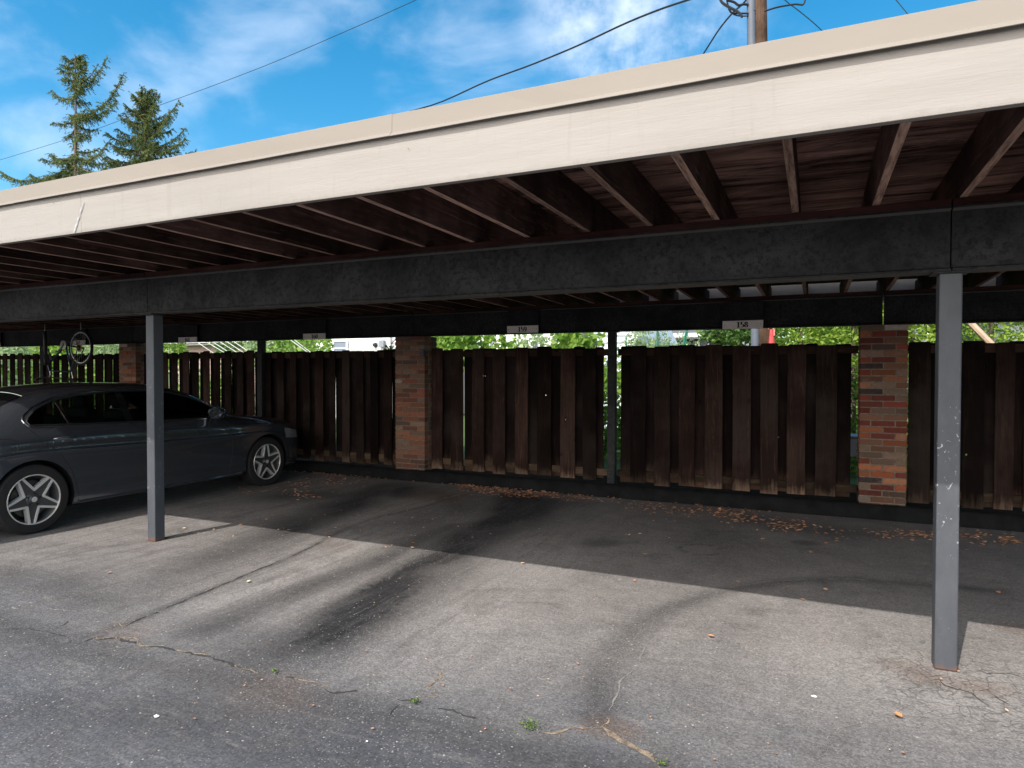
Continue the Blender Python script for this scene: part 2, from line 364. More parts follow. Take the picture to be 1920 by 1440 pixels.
# ------------------------------------------------------------------ ground
def seg_dist(P, a, b):
    a = np.array(a); b = np.array(b); d = b - a; t = np.clip(((P - a) @ d) / (d @ d), 0, 1)
    return np.linalg.norm(P - (a + t[:, None] * d), axis=1), t
def path_dist(P, path):
    best = np.full(len(P), 1e9); along = np.zeros(len(P)); n = len(path) - 1
    for i in range(n):
        d, t = seg_dist(P, path[i], path[i + 1]); m = d < best; best[m] = d[m]; along[m] = (i + t[m]) / n
    return best, along
def build_ground():
    xs = np.concatenate([[-400, -150, -60, -30, -18, -13], np.arange(-10, 4.01, 0.04), [6, 9, 15, 30, 80, 200, 400]])
    ys = np.concatenate([[-400, -120, -40, -15, -5, -1, 0.4], np.arange(1.2, 8.001, 0.04), [8.06]])
    nx, ny = len(xs), len(ys)
    X, Y = np.meshgrid(xs, ys, indexing='ij'); V = np.zeros((nx * ny, 3)); V[:, 0] = X.ravel(); V[:, 1] = Y.ravel()
    near = (np.abs(V[:, 0] + 3) < 7.5) & (V[:, 1] > 1.1)
    V[near, 2] = [0.006 * (mnoise.noise(Vector((p[0] * 0.9, p[1] * 0.9, 3))) + 0.0) for p in V[near]]
    idx = np.arange(nx * ny).reshape(nx, ny)
    F = np.stack([idx[:-1, :-1].ravel(), idx[1:, :-1].ravel(), idx[1:, 1:].ravel(), idx[:-1, 1:].ravel()], 1)
    m = bpy.data.meshes.new('parking_lot'); m.from_pydata(V.tolist(), [], F.tolist())
    P = V[:, :2]
    wob = np.array([mnoise.noise(Vector((p[0] * 1.3, p[1] * 0.7, 9))) for p in P]) * 0.16
    wob2 = np.array([mnoise.noise(Vector((p[0] * 3.3, p[1] * 1.7, 21))) for p in P])
    Pw = P + np.stack([wob, wob * 0.5], 1)
    dark = np.zeros(len(P)); brown = np.zeros(len(P)); light = np.zeros(len(P))
    def band(path, w, s, fade=None):
        nonlocal dark
        d, al = path_dist(Pw, path); g = np.exp(-(d / w) ** 2) * s
        if fade is not None: g = g * np.interp(al, fade[0], fade[1])
        g = g * (0.85 + 0.35 * wob2); dark = np.maximum(dark, g)
    band([(-3.37, 7.62), (-3.06, 6.64), (-2.93, 5.41), (-2.72, 4.26), (-2.64, 3.55), (-2.66, 3.05), (-2.8, 2.7)], 0.30, 1.3, ([0, .1, .35, .6, .8, 1], [1, 1.1, .85, 1.0, 1.0, .45]))
    band([(-3.05, 7.3), (-2.95, 6.2)], 0.44, 1.6, ([0, .5, 1], [.8, 1, .6]))
    band([(-4.9, 7.5), (-4.0, 6.9), (-3.6, 6.2)], 0.28, 0.6)
    band([(-6.0, 6.3), (-5.2, 6.6)], 0.4, 0.7)
    band([(-0.5, 7.4), (0.3, 7.1)], 0.3, 0.5)
    band([(-5.9, 3.0), (-4.4, 2.9)], 0.22, 0.45)
    band([(-3.2, 1.9), (-1.2, 2.2)], 0.2, 0.4)
    band([(-5.23, 7.4), (-4.9, 5.84), (-4.64, 4.61), (-4.59, 3.86), (-4.48, 3.17)], 0.36, 1.05, ([0, .3, .6, 1], [1, 1, .75, .3]))
    band([(-5.0, 7.35), (-4.75, 7.0)], 0.27, 1.2)
    band([(-3.33, 5.81), (-3.25, 4.33), (-3.31, 3.58), (-3.35, 2.84)], 0.18, 0.7)
    band([(-3.75, 7.5), (-3.65, 5.6)], 0.5, 0.45)
    band([(-1.2, 7.6), (-0.6, 5.6)], 0.5, 0.28)
    band([(-3.9, 2.42), (-3.85, 2.8), (-3.93, 3.49), (-4.05, 4.38), (-4.2, 5.67), (-4.15, 7.0), (-4.0, 7.65)], 0.045, 0.6)
    band([(-0.85, 2.83), (-0.9, 3.27), (-0.89, 3.87), (-0.85, 4.38), (-0.67, 4.81), (-0.27, 5.26), (0.27, 5.58), (1.2, 5.7)], 0.085, 0.5)
    band([(-8, 2.3), (-3.8, 2.34), (-1.7, 2.42), (2.5, 2.6)], 0.16, 0.5)
    band([(-2.9, 2.05), (-1.6, 2.35)], 0.18, 0.4)
    # side by side light dusty strips between the tyre tracks
    for path, w, s in (([(-3.7, 5.1), (-3.55, 4.2), (-3.6, 3.2)], 0.2, 0.8), ([(-3.05, 4.9), (-2.98, 4.0), (-3.0, 3.1)], 0.13, 0.75), ([(-2.1, 5.0), (-2.0, 4.0), (-2.0, 3.1)], 0.4, 0.55),
                       ([(-4.35, 7.3), (-4.3, 6), (-4.25, 5.0)], 0.16, 0.45), ([(-3.85, 5.2), (-3.75, 4.75)], 0.25, 0.8), ([(-0.2, 5.3), (0.6, 4.2)], 0.7, 0.45), ([(0.1, 4.0), (1.2, 3.8)], 0.45, 0.8)):
        d, al = path_dist(Pw, path); light = np.maximum(light, np.exp(-(d / w) ** 2) * s)
    def spot(c, rx, ry, s, arr, ring=False):
        q = np.sqrt(((Pw[:, 0] - c[0]) / rx) ** 2 + ((Pw[:, 1] - c[1]) / ry) ** 2)
        g = np.exp(-((q - 1) / 0.09) ** 2) * s if ring else np.exp(-q ** 4) * s
        np.maximum(arr, g * (0.8 + 0.4 * wob2), out=arr)
    c = onZ(812, 932); spot(c, 0.42, 0.36, 0.9, brown)
    c = onZ(1305, 1030); spot(c, 0.19, 0.17, 0.85, dark, True)
    c = onZ(1125, 1018); spot(c, 0.2, 0.16, 0.5, dark)
    c = onZ(1520, 1018); spot(c, 0.14, 0.1, 0.6, dark)
    for (u, v, r) in ((1725, 1248, .12), (1775, 1268, .13), (1840, 1285, .12), (1890, 1180, .16), (290, 1012, .09), (1150, 1365, .12)):
        c = onZ(u, v); spot(c, r, r * 0.8, 0.8, brown)
    for (u, v, r) in ((640, 1022, .22), (500, 1300, .3), (230, 1185, .2)):
        c = onZ(u, v); spot(c, r, r * 0.8, 0.5, brown)
    a = m.color_attributes.new('wear', 'FLOAT_COLOR', 'POINT')
    C4 = np.stack([dark, brown, light, np.ones(len(P))], 1).astype(np.float32); a.data.foreach_set('color', C4.ravel())
    for p in m.polygons: p.use_smooth = True
    t = NT('asphalt')
    at = t.n('ShaderNodeAttribute'); at.attribute_name = 'wear'
    sp = t.n('ShaderNodeSeparateColor'); t.l(at.outputs['Color'], sp.inputs[0])
    sx = t.n('ShaderNodeSeparateXYZ'); t.l(t.tc.outputs['Object'], sx.inputs[0])
    big = t.noise(0.7, 6, 0.6); med = t.noise(3.2, 8, 0.7, None, 0.3); fine = t.noise(85, 4, 0.7); mid = t.noise(17, 8, 0.75)
    lane = t.rng(t.math('ADD', sx.outputs[1], t.math('ADD', t.rng(med, 0, 1, -0.7, 0.7), t.rng(big, 0, 1, -0.9, 0.9))), 1.7, 3.8, 0, 1, True)
    c_lane = t.mix(t.rng(big, 0.35, 0.65), (0.082, 0.086, 0.096), (0.108, 0.108, 0.112))
    c_bay = t.mix(t.rng(big, 0.3, 0.7), (0.165, 0.153, 0.146), (0.222, 0.206, 0.196))
    col = t.mix(lane, c_lane, c_bay)
    deep = t.rng(sx.outputs[1], 4.9, 6.2, 0, 0.12, True)     # roof shade put into the colour at the back of the bays
    col = t.mix(deep, col, (0.115, 0.108, 0.105))
    col = t.mix(t.rng(med, 0.45, 0.75, 0, 0.55), col, (0.09, 0.085, 0.083))
    col = t.mix(t.math('MULTIPLY', sp.outputs[2], t.rng(mid, 0.3, 0.6, 0.4, 1.0)), col, (0.275, 0.256, 0.242))
    stre = t.noise(3.0, 9, 0.8, t.map((1.0, 5, 1), rot=(0, 0, 0.25)), 1.0)
    col = t.mix(t.rng(stre, 0.52, 0.72, 0, 0.6), col, (0.30, 0.278, 0.258))
    col = t.mix(t.math('MULTIPLY', sp.outputs[0], t.rng(mid, 0.3, 0.6, 1.35, 0.95), clamp=True), col, (0.016, 0.0155, 0.0165))
    col = t.mix(t.math('MULTIPLY', sp.outputs[1], t.rng(med, 0.3, 0.65, 0.3, 0.85)), col, (0.125, 0.075, 0.048))
    ys_ = t.noise(2.2, 9, 0.75, t.map((4.5, 0.5, 1), rot=(0, 0, -0.06)), 0.4)     # drag marks along the bays
    west = t.rng(sx.outputs[0], -1.4, -2.6, 0.25, 1.0, True)
    col = t.mix(t.math('MULTIPLY', t.rng(ys_, 0.47, 0.66, 0, 0.6), west), col, (0.075, 0.07, 0.069))
    ys2 = t.noise(9, 8, 0.8, t.map((3.2, 0.35, 1), rot=(0, 0, -0.1)), 0.6)
    col = t.mix(t.math('MULTIPLY', t.rng(ys2, 0.58, 0.72, 0, 0.4), west), col, (0.27, 0.25, 0.235))
    xs_ = t.noise(5, 9, 0.8, t.map((0.55, 3.4, 1), rot=(0, 0, 0.12)), 1.2)
    col = t.mix(t.rng(xs_, 0.56, 0.70, 0, 0.5), col, (0.08, 0.075, 0.073))
    xs2 = t.noise(14, 9, 0.85, t.map((0.5, 3.0, 1), rot=(0, 0, 0.2)), 1.5)
    col = t.mix(t.rng(xs2, 0.60, 0.70, 0, 0.55), col, (0.30, 0.28, 0.26))
    blo = t.noise(1.5, 8, 0.75, None, 0.8); col = t.mix(t.rng(blo, 0.53, 0.68, 0, 0.6), col, (0.075, 0.069, 0.066))
    # aggregate
    vo = t.n('ShaderNodeTexVoronoi'); vo.inputs['Scale'].default_value = 120; t.l(t.tc.outputs['Object'], vo.inputs['Vector'])
    sc = t.n('ShaderNodeSeparateColor'); t.l(vo.outputs['Color'], sc.inputs[0])
    grain = t.rng(sc.outputs[0], 0, 1, 0.62, 1.4)
    gm = t.n('ShaderNodeMix', data_type='RGBA', blend_type='MULTIPLY'); gm.inputs['Factor'].default_value = 0.75
    gcc = t.n('ShaderNodeCombineColor')
    for i in range(3): t.l(grain, gcc.inputs[i])
    t.l(col, gm.inputs['A']); t.l(gcc.outputs[0], gm.inputs['B']); col = gm.outputs['Result']
    col = t.mix(t.rng(fine, 0.6, 0.8, 0, 0.5), col, (0.03, 0.03, 0.032))
    # pale chips and scuffs
    v2 = t.n('ShaderNodeTexVoronoi'); v2.inputs['Scale'].default_value = 30; t.l(t.map((1, 1, 1)), v2.inputs['Vector'])
    s2 = t.n('ShaderNodeSeparateColor'); t.l(v2.outputs['Color'], s2.inputs[0])
    chip = t.math('MULTIPLY', t.rng(v2.outputs['Distance'], 0.10, 0.16, 1, 0), t.rng(s2.outputs[1], 0.80, 0.84))
    col = t.mix(t.math('MULTIPLY', chip, 0.75), col, (0.52, 0.48, 0.43))
    v3 = t.n('ShaderNodeTexVoronoi'); v3.inputs['Scale'].default_value = 62; t.l(t.tc.outputs['Object'], v3.inputs['Vector'])
    s3 = t.n('ShaderNodeSeparateColor'); t.l(v3.outputs['Color'], s3.inputs[0])
    st3 = t.math('MULTIPLY', t.rng(v3.outputs['Distance'], 0.16, 0.26, 1, 0), t.rng(s3.outputs[2], 0.72, 0.76))
    col = t.mix(t.math('MULTIPLY', st3, 0.5), col, (0.36, 0.34, 0.32))
    # fine scratchy debris, strongest on the tyre marks
    dn = t.noise(42, 6, 0.85, t.map((1, 0.45, 1)), 2.5)
    col = t.mix(t.math('MULTIPLY', t.rng(dn, 0.64, 0.70, 0, 0.6), t.rng(med, 0.4, 0.6, 0.2, 1)), col, (0.30, 0.27, 0.23))
    # alligator cracks by the right hand post
    vc = t.n('ShaderNodeTexVoronoi', feature='DISTANCE_TO_EDGE'); vc.inputs['Scale'].default_value = 9
    wv = t.n('ShaderNodeVectorMath', operation='ADD'); nn = t.n('ShaderNodeTexNoise'); nn.inputs['Scale'].default_value = 7; t.l(t.tc.outputs['Object'], nn.inputs['Vector'])
    scl = t.n('ShaderNodeVectorMath', operation='SCALE'); scl.inputs['Scale'].default_value = 0.25; t.l(nn.outputs['Color'], scl.inputs[0])
    t.l(t.tc.outputs['Object'], wv.inputs[0]); t.l(scl.outputs[0], wv.inputs[1]); t.l(wv.outputs[0], vc.inputs['Vector'])
    pc = onZ(1850, 1290)
    dv = t.n('ShaderNodeVectorMath', operation='DISTANCE'); dv.inputs[1].default_value = (pc[0], pc[1], 0); t.l(t.tc.outputs['Object'], dv.inputs[0])
    zone = t.math('MULTIPLY', t.rng(dv.outputs['Value'], 0.2, 0.95, 1, 0, True), t.rng(big, 0.3, 0.5, 0.3, 1))
    crk = t.math('MULTIPLY', t.rng(vc.outputs['Distance'], 0.012, 0.05, 1, 0), zone)
    col = t.mix(t.math('MULTIPLY', crk, 0.42), col, (0.05, 0.045, 0.042))
    t.set(Base_Color=col, Roughness=t.rng(mid, 0.3, 0.7, 0.72, 0.95), Specular_IOR_Level=0.35)
    h = t.math('ADD', t.math('MULTIPLY', sc.outputs[0], 0.35), t.math('ADD', t.math('MULTIPLY', mid, 0.9), t.math('MULTIPLY', crk, -1.0)))
    t.bump(h, 0.6, 0.006)
    m.materials.append(t.m)
    o = bpy.data.objects.new('parking_lot', m); S.collection.objects.link(o); tag(o, kind='structure')
build_ground()
# lawn behind the kerb, garden level
LAWN = M('lawn_green', (0.075, 0.13, 0.025), 0.9, 0, (0.05, 0.075, 0.02), 3.0, bump=0.6, bscale=60)
g = MB(); xs = [-400, -100, -40, -20, -10, 0, 10, 30, 100, 400]; ys = [8.12, 10, 20, 60, 150, 500]
for i in range(len(xs) - 1):
    for j in range(len(ys) - 1):
        g.quad((xs[i], ys[j], 0.06), (xs[i + 1], ys[j], 0.06), (xs[i + 1], ys[j + 1], 0.06), (xs[i], ys[j + 1], 0.06))
tag(add('lawn', g, LAWN), kind='structure')
SOIL = M('dark_soil', (0.014, 0.011, 0.009), 0.95, 0, (0.035, 0.025, 0.018), 14, detail=8, bump=0.7, spec=0.02)
g = MB(); g.quad((-24, 8.06, 0.142), (8, 8.06, 0.142), (8, 8.75, 0.150), (-24, 8.75, 0.150)); g.quad((-24, 8.75, 0.150), (8, 8.75, 0.150), (8, 9.0, 0.05), (-24, 9.0, 0.05))
tag(add('soil', g, SOIL, recalc=False), kind='structure')
# kerb: a rolled asphalt berm with an uneven top
g = MB(); prof = [(7.91, -0.01), (7.925, 0.08), (7.95, 0.135), (8.0, 0.155), (8.11, 0.15), (8.13, 0.0)]
kx = np.arange(-24, 9.0, 0.12)
for x in kx:
    for (y, z) in prof:
        q = mnoise.noise(Vector((x * 0.8, y * 3, 5))) * 0.014 + mnoise.noise(Vector((x * 4, z * 9, 1))) * 0.006
        g.v.append((x, y + q, z + (q * 0.8 if z > 0.03 else 0)))
n = len(prof)
for i in range(len(kx) - 1):
    for k in range(n - 1):
        a = i * n + k; g.f.append((a, a + n, a + n + 1, a + 1))
tag(add('kerb', g, KERB, sm=True, ang=60), kind='structure')

# ------------------------------------------------------------------ cracks in the asphalt (thin seams filled with grit)
GRIT = M('crack_grit', (0.36, 0.28, 0.19), 0.95, 0, (0.13, 0.095, 0.07), 30, detail=8, bump=0.5)
GAP = M('crack_dark', (0.028, 0.026, 0.026), 0.95, 0, (0.05, 0.045, 0.04), 20)
SCUFF = M('crack_pale', (0.27, 0.25, 0.23), 0.95, 0, (0.16, 0.15, 0.14), 25, detail=8)
def ribbon(px, w, seed, jit=0.012, breaks=0.0, z=0.0025, world=None, bits=0):
    rnd = random.Random(seed)
    P = world if world else [tuple(onZ(u, v)[:2]) for (u, v) in px]
    pts = []
    for a, b in zip(P[:-1], P[1:]):
        n_ = max(2, int(math.dist(a, b) / 0.018))
        for i in range(n_):
            t_ = i / n_; pts.append((a[0] + (b[0] - a[0]) * t_, a[1] + (b[1] - a[1]) * t_))
    g = MB(); L_ = []
    for i, (x, y) in enumerate(pts):
        x += mnoise.noise(Vector((i * 0.13, seed, 0))) * jit * 2.2 + rnd.uniform(-jit, jit) * 0.35
        y += mnoise.noise(Vector((i * 0.13, seed, 7))) * jit * 2.2 + rnd.uniform(-jit, jit) * 0.35
        ww = w * max(0.12, 0.6 + 1.2 * mnoise.noise(Vector((i * 0.23, seed, 3)))) * min(1, i / 6 + 0.1, (len(pts) - i) / 6)
        L_.append((x, y, ww))
    for i in range(len(L_) - 1):
        if breaks and mnoise.noise(Vector((i * 0.09, seed, 11))) + 0.5 < breaks: continue
        x0, y0, w0 = L_[i]; x1, y1, w1 = L_[i + 1]
        dx, dy = x1 - x0, y1 - y0; l = math.hypot(dx, dy) or 1; nx_, ny_ = -dy / l, dx / l
        gz = lambda X_, Y_: 0.006 * mnoise.noise(Vector((X_ * 0.9, Y_ * 0.9, 3))) + z
        g.quad(*[(X_, Y_, gz(X_, Y_)) for X_, Y_ in ((x0 + nx_ * w0, y0 + ny_ * w0), (x0 - nx_ * w0, y0 - ny_ * w0), (x1 - nx_ * w1, y1 - ny_ * w1), (x1 + nx_ * w1, y1 + ny_ * w1))])
        for _ in range(bits):       # crumbs of grit beside the seam
            a_ = rnd.uniform(0, 6.28); q = rnd.gauss(0, 1) * (w * 1.6 + 0.006); r_ = rnd.uniform(0.0012, 0.004); X_, Y_ = x0 + nx_ * q, y0 + ny_ * q
            g.quad(*[(X_ + r_ * math.cos(a_ + k), Y_ + r_ * math.sin(a_ + k), gz(X_, Y_) + (0.002 if k == 0 else 0)) for k in (0, 1.9, 3.9)])
    return g
cr_n = 0
def crack(px, w, mat, br=0.0, jit=0.012, z=0.0025):
    global cr_n; cr_n += 1
    g_ = ribbon(px, w, 10 + cr_n, jit, br, z, bits=3 if mat is GRIT else (1 if mat is SCUFF else 0))
    if g_.f: tag(add('ground_crack', g_, mat, recalc=False), kind='structure')
crack([(175, 1198), (200, 1196), (215, 1193), (232, 1200), (245, 1199), (280, 1210), (310, 1213), (350, 1223), (400, 1232)], 0.009, GRIT, 0.3, 0.02)
crack([(175, 1200), (215, 1195), (280, 1211), (350, 1225), (400, 1234), (480, 1262)], 0.012, GAP, 0.3, 0.02, 0.0018)
crack([(395, 1232), (440, 1240), (446, 1252), (480, 1262), (520, 1263), (560, 1272), (600, 1285), (680, 1297), (760, 1312)], 0.007, GRIT, 0.52, 0.022)
crack([(480, 1262), (540, 1268), (620, 1292), (700, 1302), (780, 1318), (880, 1340), (985, 1364)], 0.008, GAP, 0.5, 0.02, 0.0018)
crack([(135, 1212), (155, 1203), (175, 1196), (205, 1190)], 0.008, GAP)
crack([(215, 1165), (230, 1178), (238, 1175)], 0.007, GRIT)
crack([(232, 1176), (262, 1160), (300, 1145), (360, 1120), (420, 1095), (480, 1070), (560, 1037), (610, 1012)], 0.009, GAP, 0.3, 0.006)
crack([(640, 1003), (700, 975), (760, 955), (830, 935), (895, 920)], 0.012, SCUFF, 0.35, 0.01)
crack([(100, 1180), (118, 1172), (133, 1160)], 0.009, GAP)
crack([(0, 1128), (30, 1140), (60, 1138), (110, 1142), (150, 1150)], 0.007, SCUFF, 0.4)
crack([(722, 1350), (745, 1322), (760, 1318)], 0.006, GAP)
crack([(780, 1300), (800, 1302), (822, 1306), (805, 1290)], 0.006, GRIT, 0.3)
crack([(805, 1250), (822, 1253), (826, 1270), (800, 1290), (785, 1302)], 0.006, GRIT, 0.25)
crack([(1012, 1375), (1035, 1376), (1060, 1368), (1085, 1366), (1110, 1368)], 0.017, GRIT)
crack([(1100, 1367), (1128, 1364), (1145, 1378), (1165, 1390), (1190, 1400), (1215, 1415), (1232, 1430), (1245, 1448)], 0.019, GRIT)
crack([(1126, 1366), (1136, 1350), (1140, 1335)], 0.009, GRIT)
crack([(1048, 1372), (1052, 1385), (1046, 1392)], 0.007, GRIT)
crack([(1140, 1335), (1155, 1310), (1165, 1288), (1160, 1278), (1190, 1255), (1205, 1225), (1215, 1200)], 0.0065, SCUFF, 0.3, 0.014)
crack([(1340, 1108), (1400, 1096), (1450, 1090), (1520, 1086), (1600, 1086), (1660, 1090)], 0.009, SCUFF, 0.35)
crack([(1500, 1350), (1520, 1368), (1560, 1375), (1590, 1362), (1610, 1370)], 0.005, SCUFF, 0.3)
crack([(1560, 1376), (1556, 1400), (1548, 1420)], 0.005, SCUFF, 0.3)
crack([(1795, 1262), (1830, 1275), (1862, 1300), (1905, 1330)], 0.005, GAP, 0.2)
crack([(1820, 1252), (1850, 1262), (1885, 1262), (1925, 1275)], 0.005, GAP, 0.2)
crack([(1755, 1265), (1775, 1285), (1822, 1300), (1855, 1325)], 0.005, GAP, 0.2)
crack([(272, 1023), (288, 1016)], 0.009, GAP, 0, 0.004)
crack([(262, 1015), (273, 1010)], 0.006, GAP, 0, 0.004)
crack([(0, 1182), (60, 1178), (110, 1190), (140, 1208)], 0.005, GAP, 0.2)

# ------------------------------------------------------------------ the carport
SL = 0.006
def jz(y): return 2.467 - SL * (y - 2.75)
FY, RY = 2.75, 9.30
X0, X1 = -24.0, 5.6
PX = [-17.87, -11.70, -5.532, 0.6335, 6.80]         # front posts
carport = thing('carport', 'long flat roofed carport with cream fascia, charcoal steel beams and grey posts', 'carport', (0, 0, 0))
g = MB(); 
nxs = int((X1 - X0) / 0.5)
g.box(X0, X1, FY + 0.0405, RY - 0.270, jz(FY) + 0.236, jz(FY) + 0.25)
for v_i in range(len(g.v)):
    x, y, z = g.v[v_i]; g.v[v_i] = (x, y, z - SL * (y - FY))
add('roof_deck', g, DECK, carport)
g = MB(); g.box(X0, X1, FY + 0.041, RY - 0.272, jz(FY) + 0.2505, jz(FY) + 0.27)
for v_i in range(len(g.v)):
    x, y, z = g.v[v_i]; g.v[v_i] = (x, y, z - SL * (y - FY))
add('roofing_felt', g, M('roofing_felt', (0.05, 0.05, 0.05), 0.95, bump=0.3), carport)
# fascia boards butt together, each slightly out of line
ends = [X0, -18.4, -13.1, -8.9, float(onY(152, 400, 2.75)[0]), 1.9, X1]
for i in range(len(ends) - 1):
    a, b = ends[i] + 0.0006, ends[i + 1] - 0.0006
    g = MB(); m_ = int((b - a) / 0.3) + 2
    for k in range(m_):
        x = a + (b - a) * k / (m_ - 1); w = mnoise.noise(Vector((x * 0.7, 1.0, 0))) * 0.006; w2 = mnoise.noise(Vector((x * 0.5, 5.0, 0))) * 0.006
        g.v += [(x, FY + w, 2.467 + w2), (x, FY + 0.038 + w, 2.467 + w2), (x, FY + 0.038 + w, 2.80), (x, FY + w, 2.80)]
    for k in range(m_ - 1):
        o_ = k * 4
        for q in range(4): g.f.append((o_ + q, o_ + (q + 1) % 4, o_ + 4 + (q + 1) % 4, o_ + 4 + q))
    g.f.append((0, 1, 2, 3)); e_ = (m_ - 1) * 4; g.f.append((e_ + 3, e_ + 2, e_ + 1, e_))
    add('fascia_board', g, CREAM, carport, bevel=0.002)
# nail heads in the fascia
nm = MB().lathe([(-0.002, 0.0006), (-0.002, 0.0024), (0.0, 0.003)], (0, 0, 0), 8, 'y').mesh('nail_head'); nm.materials.append(M('rusty_nail', (0.2, 0.15, 0.12), 0.7))
rn = random.Random(12)
for k in range(44):
    if rn.random() < 0.7: continue
    o = bpy.data.objects.new('nail_head', nm); S.collection.objects.link(o); o.parent = carport
    o.location = (-16 + k * 0.4064 + rn.uniform(-.1, .1), FY - 0.008, rn.choice((2.52, 2.56, 2.64, 2.68)) + rn.uniform(-.02, .02))
# drip edge flashing with a kicked out lip, lapped at the joints
fl = [X0, -20.9, -14.8, -10.15, -7.1, -4.06, -1.02, 2.03, X1]
_ux = lambda u, v, y: float(onY(u, v, y)[0])
flx = [X0, -14.9, -8.95, _ux(33, 350, FY), _ux(728, 225, FY), 2.0, X1]
for i in range(len(flx) - 1):
    a, b = flx[i], flx[i + 1] + 0.03
    if i == len(flx) - 2: b = X1
    g = MB(); m_ = int((b - a) / 0.22) + 2; base = 0.0015 * (i % 2)
    prof = [(FY + 0.12, 2.842), (FY - 0.004, 2.838), (FY - 0.009, 2.834), (FY - 0.011, 2.745), (FY - 0.024, 2.738), (FY - 0.028, 2.724), (FY - 0.026, 2.722), (FY - 0.021, 2.737), (FY - 0.008, 2.744), (FY - 0.006, 2.83), (FY + 0.12, 2.838)]
    for k in range(m_):
        x = a + (b - a) * k / (m_ - 1)
        w = mnoise.noise(Vector((x * 1.1, 2.0, i))) * 0.004; w3 = mnoise.noise(Vector((x * 2.3, 8.0, i))) * 0.006
        for (y, z) in prof:
            low = 1 if z < 2.75 else 0.3
            g.v.append((x, y + (w3 * low - base if y < FY + .1 else 0), z + w * low + (0.001 if i % 2 else 0)))
    n = len(prof)
    for k in range(m_ - 1):
        for q in range(n): g.f.append((k * n + q, k * n + (q + 1) % n, (k + 1) * n + (q + 1) % n, (k + 1) * n + q))
    g.f.append(tuple(range(n))); g.f.append(tuple((m_ - 1) * n + q for q in range(n))[::-1])
    add('drip_edge', g, FLASH, carport)
pa, pb_ = onY(155, 378, FY - .012), onY(137, 436, FY - .012); g = MB(); _r = random.Random(3)
for k in range(14):
    u_ = k / 13; c_ = pa + (pb_ - pa) * u_; w_ = 0.0025 + 0.0055 * _r.random() * (1 - abs(u_ - .6)); g.v += [(c_[0] - w_, FY - .0085, c_[2]), (c_[0] + w_, FY - .0085, c_[2]), (c_[0], FY - .0105, c_[2])]
for k in range(13): g.f += [(3 * k, 3 * k + 2, 3 * k + 5, 3 * k + 3), (3 * k + 2, 3 * k + 1, 3 * k + 4, 3 * k + 5)]
add('paint_drip', g, M('white_drip', (0.62, 0.62, 0.64), 0.4), carport, recalc=False)
# joists
JX = [-0.5315 + 0.4064 * k for k in range(-57, 16)]
for x in JX:
    tw = random.uniform(-0.006, 0.006); dx = random.uniform(-0.012, 0.012); g = MB()
    ys_ = [FY + 0.0385, 4.1, 5.6, 7.0, 8.1, RY - 0.0385]
    for y in ys_:
        c = mnoise.noise(Vector((x * 3, y * 0.4, 2))) * 0.012
        z = jz(y)
        g.v += [(x + dx + c - 0.019 + tw, y, z), (x + dx + c + 0.019 + tw, y, z), (x + dx + c + 0.019, y, z + 0.2345), (x + dx + c - 0.019, y, z + 0.2345)]
    for k in range(len(ys_) - 1):
        o_ = 4 * k
        for q in range(4): g.f.append((o_ + q, o_ + (q + 1) % 4, o_ + 4 + (q + 1) % 4, o_ + 4 + q))
    g.f.append((0, 1, 2, 3)); e_ = 4 * (len(ys_) - 1); g.f.append((e_ + 3, e_ + 2, e_ + 1, e_))
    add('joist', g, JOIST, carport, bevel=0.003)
# rear fascia
g = MB(); g.box(X0, X1, RY - 0.038, RY, jz(RY), jz(RY) + 0.30)
g2_ = MB(); g2_.box(X0, X1, RY - 0.269, RY - 0.245, jz(RY) + 0.236, jz(RY) + 0.51); add('rear_sun_baffle', g2_, PLATE, carport)  # unseen baffle added at the roof gap to let skylight in but block sun
add('rear_fascia_board', g, M('rear_fascia_paint', (0.90, 0.68, 0.51), 0.6, 0, (0.76, 0.56, 0.42), 3), carport)
# beams
def beam(x0, x1, yc, z0, z1, dep):
    g = MB()
    prof = [(-dep, z0), (dep, z0), (dep, z0 + 0.012), (0.012, z0 + 0.018), (0.012, z1 - 0.018), (dep, z1 - 0.012), (dep, z1), (-dep, z1), (-dep, z1 - 0.012), (-dep * 0.55, z1 - 0.02), (-dep * 0.55, z0 + 0.02), (-dep, z0 + 0.012)]
    n = len(prof)
    for x in (x0, x1):
        for (y, z) in prof: g.v.append((x, yc + y, z))
    for q in range(n): g.f.append((q, (q + 1) % n, n + (q + 1) % n, n + q))
    g.f.append(tuple(range(n))); g.f.append(tuple(n + q for q in range(n))[::-1])
    return g
BX = [X0] + PX[:4] + [X1]
for a, b in zip(BX[:-1], BX[1:]):
    add('front_beam', beam(a + 0.003, b - 0.003, 4.115, 2.086, 2.418, 0.075), STEEL, carport, bevel=0.002)
    g = MB(); g.box(a + 0.004, b - 0.004, 4.05, 4.185, 2.4185, jz(4.115) - 0.001); add('beam_plate', g, PLATE, carport, bevel=0.003)
RPX = [-17.5, -11.40, -5.30, 0.655, 6.6]
RB = [X0] + RPX[:4] + [X1]
for a, b in zip(RB[:-1], RB[1:]):
    add('rear_beam', beam(a + 0.007, b - 0.007, 8.13, 2.070, 2.395, 0.07), STEEL, carport, bevel=0.002)
    g = MB(); g.box(a + 0.008, b - 0.008, 8.07, 8.19, 2.3955, jz(8.13) - 0.001); add('beam_plate', g, PLATE, carport, bevel=0.003)
def post(x0, x1, y0, y1, z0, z1, mat):
    g = MB(); g.box(x0, x1, y0, y1, z0, z1 - 0.010)
    return add('post', g, mat, carport, bevel=0.007)
